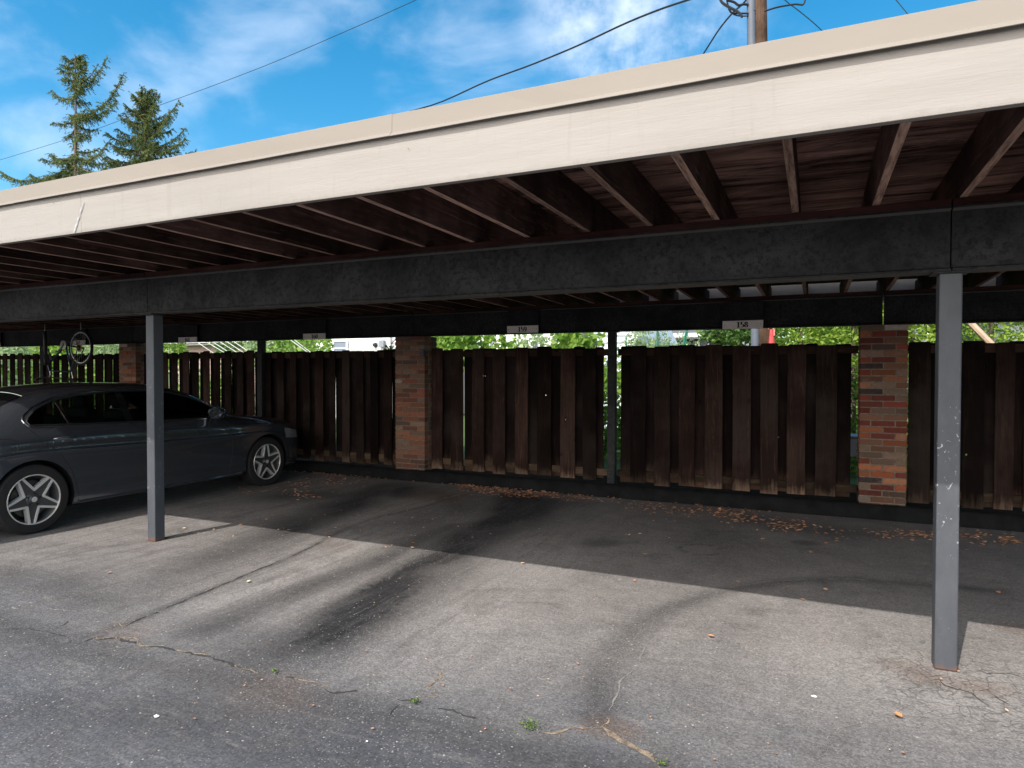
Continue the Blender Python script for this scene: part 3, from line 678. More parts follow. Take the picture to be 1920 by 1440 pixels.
for i, x in enumerate(PX):
    y0 = {2: 4.093, 3: 4.06}.get(i, 4.07)
    w = 0.0515
    if x > X1: continue
    post(x - w, x + w, y0, y0 + 0.103, 0.0, 2.086, POST)
    g = MB(); g.box(x - 0.085, x + 0.085, 4.045, 4.185, 2.0765, 2.0855); add('cap_plate', g, STEEL, carport, bevel=0.002)
for x in (-20.3, -14.11, -8.26, -2.338, 3.62):
    post(x - 0.05, x + 0.05, 8.065, 8.165, 0.10, 2.07, STEEL)
    g = MB(); g.box(x - 0.075, x + 0.075, 8.062, 8.195, 2.0605, 2.0695); add('cap_plate', g, STEEL, carport, bevel=0.002)

# ------------------------------------------------------------------ brick pillars
def brick_mats():
    t = NT('brick'); a = t.n('ShaderNodeAttribute'); a.attribute_name = 'tint'
    n = t.noise(28, 8, 0.75); n2 = t.noise(7, 4, 0.6)
    col = t.mix(t.rng(n, 0.4, 0.7, 0, 0.5), a.outputs['Color'], (0.10, 0.06, 0.05))
    col = t.mix(t.rng(n2, 0.6, 0.75, 0, 0.4), col, (0.22, 0.15, 0.11))
    t.set(Base_Color=col, Roughness=0.95, Specular_IOR_Level=0.05); t.bump(n, 0.5, 0.006)
    return t.m
BRICK = brick_mats(); MORTAR = M('mortar', (0.20, 0.16, 0.125), 0.95, 0, (0.12, 0.093, 0.072), 18, bump=0.5, spec=0.05)
pal = [(0.30, 0.085, 0.04), (0.24, 0.06, 0.034), (0.32, 0.11, 0.05), (0.19, 0.042, 0.028), (0.33, 0.14, 0.075), (0.15, 0.04, 0.03), (0.22, 0.11, 0.07), (0.17, 0.12, 0.085), (0.13, 0.085, 0.065), (0.23, 0.15, 0.11)]
def pillar(x0, x1, label, seed, dusty):
    rnd = random.Random(seed); y0, y1, z0, z1 = 7.995, 8.335, 0.10, 2.068
    t = thing('brick_pillar', label, 'pillar', ((x0 + x1) / 2, (y0 + y1) / 2, z0), 0, 'brick pillars along the carport fence')
    W, D = x1 - x0, y1 - y0; ox, oy = (x0 + x1) / 2, (y0 + y1) / 2
    g = MB(); g.box(-W / 2 + 0.007, W / 2 - 0.007, -D / 2 + 0.007, D / 2 - 0.007, 0, z1 - z0 - 0.001); add('mortar', g, MORTAR, t)
    g = MB(); nc = 29; ch = (z1 - z0) / nc; j = 0.013
    for c in range(nc):
        zz0 = c * ch + j / 2; zz1 = (c + 1) * ch - j / 2
        def cuts(L_, ph):
            bl = (L_ - j) / 2
            return [(0, bl), (bl + j, L_)] if ph == 0 else [(0, (bl - j) / 2), ((bl - j) / 2 + j, (bl - j) / 2 + j + bl), ((bl - j) / 2 + 2 * j + bl, L_)]
        dd = 0.095
        for side in range(4):
            horiz = side in (0, 2); L_ = W if horiz else D - 2 * dd - 2 * j
            ph = c % 2
            for (a, b) in cuts(L_, ph):
                col = list(rnd.choice(pal)); r = rnd.random()
                if r < 0.07: col = [0.045, 0.038, 0.038]
                elif r < 0.10: col = [0.5, 0.42, 0.35]
                if c < 3: col = [q * 0.5 for q in col]
                k = rnd.uniform(0.5, 1.15); col = [q * k for q in col]
                if dusty: col = [q * 0.7 + 0.3 * w for q, w in zip(col, (0.21, 0.13, 0.09))]
                e = rnd.uniform(-0.0025, 0.0025); tl = rnd.uniform(-0.0015, 0.0015)
                if side == 0: g.box(-W / 2 + a, -W / 2 + b, -D / 2 - e, -D / 2 + dd, zz0 + tl, zz1 + tl, col=col)
                elif side == 2: g.box(-W / 2 + a, -W / 2 + b, D / 2 - dd, D / 2 + e, zz0 + tl, zz1 + tl, col=col)
                elif side == 1: g.box(W / 2 - dd, W / 2 + e, -D / 2 + dd + j + a, -D / 2 + dd + j + b, zz0 + tl, zz1 + tl, col=col)
                else: g.box(-W / 2 - e, -W / 2 + dd, -D / 2 + dd + j + a, -D / 2 + dd + j + b, zz0 + tl, zz1 + tl, col=col)
    g.v = [(a_ + rnd.uniform(-.0016, .0016), b_ + rnd.uniform(-.0016, .0016), c_ + rnd.uniform(-.0016, .0016)) for a_, b_, c_ in g.v]
    add('bricks', g, BRICK, t, bevel=0.0045)
    return t
pillar(0.433, 0.878, 'red brick pillar behind the near right post, beside the leafy gap in the fence', 3, False)
pillar(-5.55, -5.05, 'pinkish brown brick pillar between the signs 160 and 159', 5, True)
pillar(-11.64, -11.18, 'dark red brick pillar just beyond the grey car roof, beside the hanging bicycle', 8, True)

# ------------------------------------------------------------------ fence panels
def board_mesh(x0, x1, y0, y1, z0, z1, seed):
    g = MB(); rnd = random.Random(seed)
    c = rnd.uniform(-0.008, 0.008); bow = rnd.uniform(-0.006, 0.006)
    zs = np.linspace(z0, z1 - 0.012, 7)
    for i, z in enumerate(zs):
        b = bow * math.sin(math.pi * i / 6) + c * (i / 6 - .5)
        g.v += [(x0 + b, y0, z), (x1 + b, y0, z), (x1 + b, y1, z), (x0 + b, y1, z)]
    b = c * .5
    g.v += [(x0 + b + 0.015, y0, z1), (x1 + b - 0.015, y0, z1), (x1 + b - 0.015, y1, z1), (x0 + b + 0.015, y1, z1)]
    m_ = len(zs) + 1
    for k in range(m_ - 1):
        for q in range(4): g.f.append((4 * k + q, 4 * k + (q + 1) % 4, 4 * k + 4 + (q + 1) % 4, 4 * k + 4 + q))
    g.f.append((3, 2, 1, 0)); e_ = 4 * (m_ - 1); g.f.append((e_, e_ + 1, e_ + 2, e_ + 3))
    return g
def knot_hole(g): return g
def panel(xa, xb, label, seed, fronts=None, backs=None, zt=1.885, bw=0.078):
    rnd = random.Random(seed)
    t = thing('board_fence', label, 'fence', (0, 0, 0), 0, 'shadow box fences behind the carport')
    Yf, rd = 8.125, 0.042
    t.location = ((xa + xb) / 2, Yf, 0.15); ox = (xa + xb) / 2
    for (z0, z1, mt) in ((zt - 0.115, zt - 0.03, RAIL), (0.235, 0.32, OLDRAIL)):
        g = MB(); g.box(xa - ox, xb - ox, 0.0225, 0.0225 + rd - 0.002, z0 - .15, z1 - .15); add('rail', g, mt, t, bevel=0.003)
    if fronts is None:
        n_ = max(1, round((xb - xa) / 0.262)); st = (xb - xa) / n_
        fronts = []
        for i in range(n_):
            c_ = xa + st * (i + 0.25) + rnd.uniform(-.02, .02); w_ = rnd.choice((0.058, 0.07, 0.07, 0.078)); fronts.append((c_ - w_, c_ + w_))
        backs = [(xa + st * (i + 0.75) - bw - 0.02 + rnd.uniform(-.008, .008), xa + st * (i + 0.75) + bw - 0.01 + rnd.uniform(-.008, .008)) for i in range(n_)]
    for i, (a, b) in enumerate(fronts):
        g = board_mesh(a - ox, b - ox, rnd.uniform(-.002, .001), 0.0205, 0.165 - .15 + rnd.uniform(-.01, .02), zt - .15 + rnd.uniform(-.022, .016), seed * 50 + i)
        add('board', g, BOARD, t, bevel=0.003)
    for i, (a, b) in enumerate(backs or []):
        g = board_mesh(a - ox, b - ox, 0.064, 0.084, 0.17 - .15 + rnd.uniform(-.01, .03), zt - .15 + rnd.uniform(-.02, .006), seed * 90 + i)
        add('board', g, BACKB, t, bevel=0.003)
    return t
def uX(u, y): 
    d = ray(u, 760); return d[0] / d[1] * y
z2 = lambda q: 780 + q / 4.8
F159 = [(uX(z2(a), 8.125), uX(z2(b), 8.125)) for a, b in ((140, 236), (312, 420), (508, 612), (690, 800), (892, 1008), (1090, 1218), (1300, 1432), (1502, 1622))]
B159 = [(uX(z2(a), 8.2), uX(z2(b), 8.2)) for a, b in ((244, 322), (440, 530), (606, 720), (790, 905), (990, 1110), (1200, 1316), (1418, 1520), (1612, 1690))]
panel(-5.03, -2.40, 'dark brown board fence under sign 159, with two green slits near its left end', 11, F159, B159)
z3 = lambda q: 1120 + q / 3.692
F158 = [(uX(z3(a), 8.125), uX(z3(b), 8.125)) for a, b in ((230, 336), (394, 502), (566, 674), (744, 866), (934, 1060), (1128, 1250), (1316, 1444), (1510, 1655))]
B158 = [(uX(z3(a), 8.2), uX(z3(b), 8.2)) for a, b in ((162, 240), (326, 404), (490, 580), (664, 756), (850, 945), (1050, 1140), (1240, 1330), (1436, 1525), (1640, 1756))]
panel(-2.275, 0.425, 'brown board fence under sign 158, between thin steel post and red brick pillar', 12, F158, B158, 1.885)
FR = [(0.90, 1.10), (1.20, 1.31), (1.385, 1.57), (1.66, 1.82), (1.90, 2.05), (2.15, 2.3), (2.42, 2.56), (2.7, 2.85), (3.0, 3.14), (3.3, 3.44)]
BRr = [(1.06, 1.24), (1.28, 1.42), (1.53, 1.69), (1.78, 1.95), (2.02, 2.18), (2.26, 2.46), (2.53, 2.74), (2.8, 3.05), (3.1, 3.34)]
panel(0.89, 3.56, 'almost black board fence right of the red brick pillar', 13, FR, BRr, 1.88)
panel(-8.19, -5.56, 'dark board fence under sign 160, in front of the white clapboard house', 14, None, None, 1.89, 0.10)
panel(-11.16, -8.32, 'brown board fence above the grey car bonnet, with slits of light between boards', 15, None, None, 1.90, 0.083)
panel(-14.04, -11.66, 'board fence behind the hanging bicycle, striped with green slits of light', 16, None, None, 1.90)
panel(-17.4, -14.18, 'board fence at the far left end, beyond the grey car', 17, None, None, 1.92)
panel(3.69, 6.4, 'board fence at the far right end beyond the near post', 18, None, None, 1.88)
# galvanised bracket on the middle pillar
g = MB(); g.box(-0.05, 0.035, -0.02, -0.014, -0.06, 0.06); g.box(-0.012, 0.03, -0.045, -0.02, -0.05, 0.05)
g.lathe([(-0.03, 0.001), (-0.03, 0.012), (-0.02, 0.012)], (-0.035, 0, 0.0), 10, 'y')
pb = onY(801, 662, 7.97); tag(add('fence_bracket', g, M('old_bracket', (0.06, 0.06, 0.065), 0.5, 0.6), bevel=0.002, loc=(-5.06, 7.985, pb[2])), 'small dark metal bracket at the top right corner of the middle brick pillar', 'bracket')

# ------------------------------------------------------------------ number signs
SIGN = M('sign_paint', (0.86, 0.79, 0.73), 0.6, 0, (0.74, 0.67, 0.62), 5, (1, 1, 3), bump=0.1)
INK = M('sign_ink', (0.01, 0.01, 0.01), 0.6)
def arc(cx, cz, rx, rz, a0, a1, n=18):
    return [(cx + rx * math.cos(rad(a0 + (a1 - a0) * i / n)), cz + rz * math.sin(rad(a0 + (a1 - a0) * i / n))) for i in range(n + 1)]
DG = {'1': [[(0.1, .8), (.3, .98)], [(.32, 1), (.32, 0)], [(.08, .02), (.56, .02)]],
      '5': [[(.56, .97), (.16, .97)], [(.17, 1), (.15, .5)], arc(.32, .32, .24, .31, 135, -140)],
      '9': [arc(.32, .69, .23, .3, 0, 360, 28), [(.55, .69), (.55, .45), (.5, .18), (.36, .02), (.2, .04), (.12, .14)]],
      '8': [arc(.32, .75, .19, .24, 0, 360, 24), arc(.32, .27, .23, .27, 0, 360, 24)],
      '6': [arc(.32, .31, .23, .3, 0, 360, 28), [(.09, .31), (.1, .6), (.2, .9), (.34, .99), (.5, .93), (.54, .84)]],
      '0': [arc(.32, .5, .23, .49, 0, 360, 28)],
      '2': [arc(.3, .73, .22, .25, 160, -30), [(.5, .62), (.35, .32), (.1, .04)], [(.08, .03), (.56, .03)]]}
def digits(txt, h):
    g = MB(); x0 = -len(txt) * 0.62 * h * .5 * 0.9
    for i, ch in enumerate(txt):
        for st in DG[ch]:
            P = [(x0 + i * 0.66 * h + p[0] * h * 0.98, p[1] * h) for p in st]
            n = len(P)
            for k in range(n - 1):
                (xa, za), (xb, zb) = P[k], P[k + 1]
                l = math.hypot(xb - xa, zb - za) or 1e-6; tz = abs(zb - za) / l
                w = h * (0.045 + 0.095 * tz ** 1.5)
                def ww(j):
                    if n <= 2: return w
                    (p, q), (r, s_) = P[max(j - 1, 0)], P[min(j + 1, n - 1)]
                    l2 = math.hypot(r - p, s_ - q) or 1e-6; return h * (0.045 + 0.095 * (abs(s_ - q) / l2) ** 1.5)
                wa, wb = ww(k), ww(k + 1)
                if n <= 2 and tz < 0.5:
                    g.quad((xa, 0, za - w), (xb, 0, zb - w), (xb, 0, zb + w), (xa, 0, za + w))
                elif abs(tz) < 0.35: g.quad((xa, 0, za - wa), (xb, 0, zb - wb), (xb, 0, zb + wb), (xa, 0, za + wa))
                else: g.quad((xa - wa, 0, za), (xa + wa, 0, za), (xb + wb, 0, zb), (xb - wb, 0, zb))
    return g
def sign(x0, x1, txt, label, z=2.115, shift=0.0, tilt=0):
    t = thing('number_sign', label, 'sign', ((x0 + x1) / 2, 8.045, z), 0, 'parking space number signs on the rear beam')
    w = (x1 - x0) / 2; t.rotation_euler.y = tilt
    g = MB(); g.box(-w, w, -0.012, 0.0, -0.047, 0.047); add('sign_board', g, SIGN, t, bevel=0.0015)
    if txt:
        g = digits(txt, 0.064); o = add('numerals', g, INK, t, loc=(shift, -0.0135, -0.032), recalc=False)
    g = MB()
    for sx in (-1, 1): g.lathe([(-0.0145, 0.0005), (-0.0145, 0.004), (-0.012, 0.0045)], (sx * (w - 0.025), 0, 0), 8, 'y')
    add('nail', g, BLACK, t)
    g = MB(); g.box(-w, w, 0.001, 0.010, 0.047, 0.262); add('backing_board', g, STEEL, t)
    return t
sign(-3.772, -3.322, '159', 'white plank sign reading 159, above the fence between the middle pillar and thin post', 2.128, -0.01)
sign(-0.992, -0.547, '158', 'white plank sign reading 158, nearest the red brick pillar', 2.110, -0.012)
sign(-7.306, -6.866, '160', 'white plank sign reading 160, left of the middle brick pillar', 2.106, 0.0)
sign(-10.117, -9.662, '161', 'white plank sign reading 161, just right of the left front post', 2.106, -0.01)
sign(-13.12, -12.67, '162', 'number sign half hidden behind the rear wheel of the hanging bicycle', 2.106, 0.0)
sign(-15.9, -15.45, '', 'number sign cut off at the far left edge, beyond the bicycle', 2.10, 0.0)

# ------------------------------------------------------------------ the parked saloon car
def catmull(xs, ys, x):
    xs = np.asarray(xs); ys = np.asarray(ys); i = np.clip(np.searchsorted(xs, x) - 1, 0, len(xs) - 2)
    m = np.gradient(ys, xs, axis=0) if len(xs) > 2 else np.zeros_like(ys)
    # limit the slopes so flat runs stay flat
    d = np.diff(ys, axis=0) / np.diff(xs)[:, None]
    m = np.zeros_like(ys); m[0] = d[0]; m[-1] = d[-1]
    for k in range(1, len(xs) - 1):
        a, b = d[k - 1], d[k]; h0, h1 = xs[k] - xs[k - 1], xs[k + 1] - xs[k]
        ok = a * b > 0; w1, w2 = 2 * h1 + h0, h1 + 2 * h0
        with np.errstate(divide='ignore', invalid='ignore'): hm = (w1 + w2) / (w1 / a + w2 / b)
        m[k] = np.where(ok, hm, 0)
    h = xs[i + 1] - xs[i]; t = (x - xs[i]) / h
    h00, h10, h01, h11 = 2 * t ** 3 - 3 * t ** 2 + 1, t ** 3 - 2 * t ** 2 + t, -2 * t ** 3 + 3 * t ** 2, t ** 3 - t ** 2
    return (h00[:, None] * ys[i] + h10[:, None] * h[:, None] * m[i] + h01[:, None] * ys[i + 1] + h11[:, None] * h[:, None] * m[i + 1])
# x, then (y,z) pairs: underside edge, sill, lower door, widest, shoulder, belt, mid glass, rail, roof edge, centre z
CS = [
 (-1.13, .50, .34, .58, .38, .64, .46, .67, .62, .65, .80, .61, .90, .50, .935, .40, .945, .20, .95, .953),
 (-1.09, .62, .27, .76, .30, .80, .42, .82, .62, .79, .82, .72, .925, .60, .965, .46, .98, .24, .99, .992),
 (-0.95, .66, .22, .84, .25, .875, .41, .885, .64, .855, .85, .79, .95, .66, 1.005, .50, 1.03, .28, 1.045, 1.048),
 (-0.68, .68, .19, .87, .23, .905, .41, .912, .66, .88, .87, .815, .965, .68, 1.035, .52, 1.065, .30, 1.083, 1.088),
 (-0.38, .70, .18, .88, .22, .918, .41, .924, .68, .892, .885, .83, .985, .69, 1.075, .56, 1.11, .31, 1.135, 1.14),
 (0.0, .70, .18, .89, .22, .922, .42, .928, .70, .897, .895, .835, 1.005, .71, 1.175, .60, 1.245, .33, 1.285, 1.295),
 (0.40, .70, .17, .895, .22, .912, .42, .92, .70, .895, .895, .845, 1.005, .70, 1.25, .605, 1.345, .35, 1.39, 1.402),
 (0.90, .70, .17, .895, .22, .905, .42, .912, .69, .892, .885, .845, .995, .70, 1.275, .615, 1.378, .36, 1.425, 1.437),
 (1.40, .70, .17, .895, .22, .905, .42, .912, .68, .892, .875, .84, .98, .705, 1.265, .615, 1.37, .36, 1.418, 1.43),
 (1.90, .70, .17, .895, .22, .907, .42, .915, .68, .892, .865, .835, .965, .72, 1.19, .63, 1.28, .37, 1.335, 1.35),
 (2.25, .70, .17, .89, .22, .912, .41, .92, .68, .892, .855, .825, .95, .745, 1.065, .67, 1.125, .38, 1.185, 1.20),
 (2.52, .70, .17, .89, .22, .918, .41, .926, .68, .892, .85, .81, .93, .735, .975, .66, 1.00, .40, 1.04, 1.055),
 (2.97, .70, .18, .885, .22, .918, .41, .928, .69, .89, .845, .79, .905, .68, .94, .54, .95, .32, .965, .975),
 (3.35, .68, .19, .86, .22, .89, .40, .90, .64, .865, .80, .76, .86, .65, .895, .52, .905, .30, .918, .925),
 (3.60, .62, .20, .78, .22, .82, .38, .83, .58, .80, .73, .71, .79, .61, .825, .48, .838, .28, .85, .855),
 (3.76, .50, .22, .64, .25, .68, .38, .69, .54, .66, .65, .60, .71, .52, .735, .42, .745, .24, .755, .76),
 (3.83, .40, .28, .48, .32, .52, .40, .53, .50, .51, .58, .47, .62, .40, .64, .32, .65, .18, .655, .66)]
CS = np.array(CS)
def car_surface():
    xs = CS[:, 0]; X_ = np.concatenate([np.linspace(-1.13, 3.83, 150)])
    K = catmull(xs, CS[:, 1:], X_)
    rows = []
    for r, x in zip(K, X_):
        P = [(0.0, r[1])] + [(r[2 * k], r[2 * k + 1]) for k in range(9)] + [(0.0, r[18])]
        # two pressed lines along the flank
        a_, b_ = np.array(P[4]), np.array(P[5]); k_ = min(1, max(0, (x + 0.9) / 0.5)) * min(1, max(0, (3.3 - x) / 0.6))
        m1 = a_ + (b_ - a_) * 0.36; m2 = a_ + (b_ - a_) * 0.46; m1[0] += 0.016 * k_; m2[0] -= 0.008 * k_
        P = P[:5] + [tuple(m1), tuple(m2)] + P[5:]
        P = np.array(P); dense = []
        n = len(P)
        for k in range(n - 1):
            p0 = P[max(k - 1, 0)]; p1 = P[k]; p2 = P[k + 1]; p3 = P[min(k + 2, n - 1)]
            if k >= n - 2: p3 = np.array([-P[n - 2][0], P[n - 2][1]])
            if k <= 1: 
                for t in np.linspace(0, 1, 3)[:-1]: dense.append(p1 + (p2 - p1) * t)
                continue
            for t in np.linspace(0, 1, 6)[:-1]:
                dense.append(0.5 * ((2 * p1) + (-p0 + p2) * t + (2 * p0 - 5 * p1 + 4 * p2 - p3) * t ** 2 + (-p0 + 3 * p1 - 3 * p2 + p3) * t ** 3))
        dense.append(P[-1]); dense = np.array(dense)
        full = np.concatenate([dense, dense[-2:0:-1] * [-1, 1]])
        rows.append([(x, p[0], p[1]) for p in full])
    g = MB(); n = len(rows[0])
    for r in rows: g.v += [tuple(map(float, p)) for p in r]
    for i in range(len(rows) - 1):
        for k in range(n):
            g.f.append((i * n + k, i * n + (k + 1) % n, (i + 1) * n + (k + 1) % n, (i + 1) * n + k))
    h = n // 2
    for base in (0, (len(rows) - 1) * n):      # close the ends with strips across the car
        for k in range(h):
            a, b = k, k + 1; c, d = (n - k) % n, (n - k - 1) % n
            vs = [base + a, base + b] + ([base + d] if d != b else []) + ([base + c] if c != a else [])
            if len(set(vs)) > 2: g.f.append(tuple(dict.fromkeys(vs)))
    return g
WINP = [(0.02, 1.035), (0.0, 1.065), (0.03, 1.11), (0.13, 1.19), (0.32, 1.27), (0.6, 1.315), (1.0, 1.342), (1.35, 1.338), (1.65, 1.305), (1.9, 1.24), (2.12, 1.15), (2.36, 1.01), (2.38, 0.98), (1.2, 1.0)]
PAINT = NT('car_paint_grey')
fl_ = PAINT.noise(7, 3, 0.5)
PAINT.set(Base_Color=PAINT.mix(fl_, (0.095, 0.106, 0.125), (0.12, 0.133, 0.155)), Metallic=0.75, Roughness=0.16, Coat_Weight=1.0, Coat_Roughness=0.015)
PAINT = PAINT.m
CARBLK = M('car_black', (0.008, 0.008, 0.009), 0.5)
GLASS = NT('car_glass'); GLASS.b.inputs['Base Color'].default_value = (0.03, 0.035, 0.035, 1)
GLASS.set(Roughness=0.02, Transmission_Weight=0.0, Specular_IOR_Level=0.7)
_tr = GLASS.n('ShaderNodeBsdfTransparent'); _tr.inputs[0].default_value = (0.42, 0.46, 0.45, 1)
_gl = GLASS.n('ShaderNodeBsdfGlossy'); _gl.inputs['Roughness'].default_value = 0.02
_fr = GLASS.n('ShaderNodeFresnel'); _fr.inputs[0].default_value = 1.45
_mx = GLASS.n('ShaderNodeMixShader'); GLASS.l(_fr.outputs[0], _mx.inputs[0]); GLASS.l(_tr.outputs[0], _mx.inputs[1]); GLASS.l(_gl.outputs[0], _mx.inputs[2]); GLASS.l(_mx.outputs[0], GLASS.out.inputs[0])
GLASS = GLASS.m
DKGLASS = M('dark_glass', (0.006, 0.007, 0.008), 0.03, 0, (0.006, 0.007, 0.008), spec=0.8)
CHROME = M('chrome', (0.6, 0.6, 0.6), 0.15, 1.0, (0.55, 0.55, 0.55))
TYRE = M('tyre_rubber', (0.010, 0.009, 0.009), 0.8, 0, (0.016, 0.0145, 0.014), 9, bump=0.1)
RIM = M('rim_silver', (0.66, 0.64, 0.62), 0.3, 0.35, (0.58, 0.56, 0.54)); RIMD = M('rim_grey', (0.09, 0.09, 0.095), 0.35, 0.5); RIMB = M('rim_barrel_grey', (0.22, 0.215, 0.21), 0.35, 0.6)
def build_car():
    t = thing('parked_car', 'dark grey saloon car parked nose in under the roof behind the left front post', 'car', (-7.69, 3.80, 0), rad(90))
    g = car_surface(); m = g.mesh('body'); ob = bpy.data.objects.new('tmp_body', m); S.collection.objects.link(ob)
    RA = 0.375
    cut = MB()
    for ax in (0.0, 2.95):
        for sy in (-1, 1):
            n = 48; b = len(cut.v)
            y0, y1 = (0.62, 1.1) if sy > 0 else (-1.1, -0.62)
            cut.prism([(ax + RA * math.cos(2 * math.pi * k / n), 0.335 + RA * math.sin(2 * math.pi * k / n)) for k in range(n)], y0, y1, 'y')
    cm = cut.mesh('cut'); co = bpy.data.objects.new('tmp_cut', cm); S.collection.objects.link(co)
    w = MB(); w.prism(WINP, -1.2, 1.2, 'y'); wm = w.mesh('cutw'); wo = bpy.data.objects.new('tmp_cutw', wm); S.collection.objects.link(wo)
    for o_ in (co, wo):
        md = ob.modifiers.new('b', 'BOOLEAN'); md.operation = 'DIFFERENCE'; md.object = o_; md.solver = 'EXACT'
    dg = bpy.context.evaluated_depsgraph_get(); me = bpy.data.meshes.new_from_object(ob.evaluated_get(dg)); me.name = 'body'
    for o_ in (ob, co, wo): bpy.data.objects.remove(o_)
    me.materials.clear(); me.materials.append(PAINT); me.materials.append(CARBLK)
    for p in me.polygons:
        c = p.center; nn = p.normal; k = 0
        for ax in (0.0, 2.95):
            r_ = math.hypot(c.x - ax, c.z - 0.335)
            if abs(r_ - RA) < 0.006 and abs(c.y) < 0.93 and abs(nn.y) < 0.2: k = 1
            if r_ < RA and abs(abs(c.y) - 0.62) < 0.01: k = 1
        if abs(nn.y) < 0.3 and -0.1 < c.x < 2.42 and abs(c.y) < 0.88:
            for a, b in zip(WINP, WINP[1:] + WINP[:1]):
                ab = Vector((b[0] - a[0], b[1] - a[1])); ap = Vector((c.x - a[0], c.z - a[1])); tt = max(0, min(1, ap.dot(ab) / ab.length_squared))
                if (ap - ab * tt).length < 0.004: k = 1
        if c.z < 0.24 and nn.z < -0.5: k = 1
        p.material_index = k
    body = add('body', me, None, t, sm=True, ang=28)
    bv = BVHTree.FromPolygons([v for v in g.v], g.f)
    def side(x, z, off=0.0, s=1):
        h = bv.ray_cast(Vector((x, 2 * s, z)), Vector((0, -s, 0)))
        return Vector((x, h[0].y + off * s, z)) if h[0] else Vector((x, 0.9 * s, z))
    def top(x, y, off=0.0):
        h = bv.ray_cast(Vector((x, y, 3)), Vector((0, 0, -1)))
        return h[0] + (h[1] if h[1].z > 0 else -h[1]) * off if h[0] else Vector((x, y, 1))
    def strip(pts, w, off, s, mat, name, th=0.004, parent=t):
        # a thin moulding following the flank
        P = [side(p[0], p[1], off, s) for p in pts]
        return P
    def resample(pts, n):
        d = [0]; 
        for a, b in zip(pts[:-1], pts[1:]): d.append(d[-1] + math.dist(a, b))
        return [(float(np.interp(q, d, [p[0] for p in pts])), float(np.interp(q, d, [p[1] for p in pts]))) for q in np.linspace(0, d[-1], n)]
    for s in (1, -1):
        # side glass, one pane per opening
        divs = [(-0.2, 0.235, 0.30), (0.265, 1.10, 1.02), (1.16, 2.5, 2.5)]
        def inner(poly, xa, xb, slope):
            # clip between two slanted lines x = xa + slope*(z-1.0)
            out = poly
            for sign_, xc, sl_ in ((1, xa, slope[0]), (-1, xb, slope[1])):
                res = []
                for i in range(len(out)):
                    p, q = out[i], out[(i + 1) % len(out)]
                    fp = sign_ * (p[0] - (xc + sl_ * (p[1] - 1.0))); fq = sign_ * (q[0] - (xc + sl_ * (q[1] - 1.0)))
                    if fp >= 0: res.append(p)
                    if fp * fq < 0: u_ = fp / (fp - fq); res.append((p[0] + (q[0] - p[0]) * u_, p[1] + (q[1] - p[1]) * u_))
                out = res
            return out
        panes = [inner(WINP, -0.5, 0.385, (0, -0.22)), inner(WINP, 0.41, 1.00, (-0.22, -0.08)), inner(WINP, 1.07, 3, (-0.08, 0))]
        for pl in panes:
            if len(pl) < 3: continue
            g2 = MB(); c = (sum(p[0] for p in pl) / len(pl), sum(p[1] for p in pl) / len(pl))
            def sy_(x, z): 
                q = side(x, z, -0.012, s); return q
            ring = resample(pl + [pl[0]], 60)[:-1]
            NR = 6
            for k in range(NR):
                f_ = 1 - k / NR
                for p in ring: g2.v.append(tuple(sy_(c[0] + (p[0] - c[0]) * f_, c[1] + (p[1] - c[1]) * f_)))
            g2.v.append(tuple(sy_(*c))); nn_ = len(ring)
            for k in range(NR - 1):
                for i in range(nn_): g2.f.append((k * nn_ + i, k * nn_ + (i + 1) % nn_, (k + 1) * nn_ + (i + 1) % nn_, (k + 1) * nn_ + i))
            for i in range(nn_): g2.f.append(((NR - 1) * nn_ + i, (NR - 1) * nn_ + (i + 1) % nn_, NR * nn_))
            add('side_window', g2, GLASS, t, sm=True)
        # pillars between panes
        for (xc, sl_, w_, mt, top_z) in ((0.3975, -0.22, 0.012, CHROME, 1.28), (1.035, -0.08, 0.038, DKGLASS, 1.34)):
            g2 = MB(); N = 10
            for k in range(N + 1):
                z = 0.99 + (top_z - 0.99) * k / N; x = xc + sl_ * (z - 1.0)
                a = side(x - w_, z, -0.004, s); b = side(x + w_, z, -0.004, s); a2 = a.copy(); b2 = b.copy(); a2.y -= 0.02 * s; b2.y -= 0.02 * s
                g2.v += [tuple(a), tuple(b), tuple(b2), tuple(a2)]
            for k in range(N):
                for q in range(4): g2.f.append((4 * k + q, 4 * k + (q + 1) % 4, 4 * k + 4 + (q + 1) % 4, 4 * k + 4 + q))
            add('window_pillar', g2, mt, t, sm=True)
        # window surround: black frame with bright line along the belt
        ring = resample(WINP + [WINP[0]], 110)
        g2 = MB(); g2.tube([side(p[0], p[1], 0.001, s) for p in ring], 0.009, 6, False); add('window_frame', g2, BLACK, t, sm=True)
        g2 = MB(); g2.tube([side(p[0], p[1], 0.004, s) for p in resample([(-0.02, 1.07), (0.015, 1.024), (1.2, 0.99), (2.39, 0.966)], 50)], 0.0065, 6); add('belt_trim', g2, CHROME, t, sm=True)
        g2 = MB(); g2.tube([side(p[0], p[1], 0.003, s) for p in resample([(-0.02, 1.06), (-0.03, 1.09), (0.0, 1.135), (0.10, 1.205), (0.31, 1.29), (0.6, 1.337), (1.0, 1.362)], 40)], 0.006, 6); add('window_trim', g2, CHROME, t, sm=True)
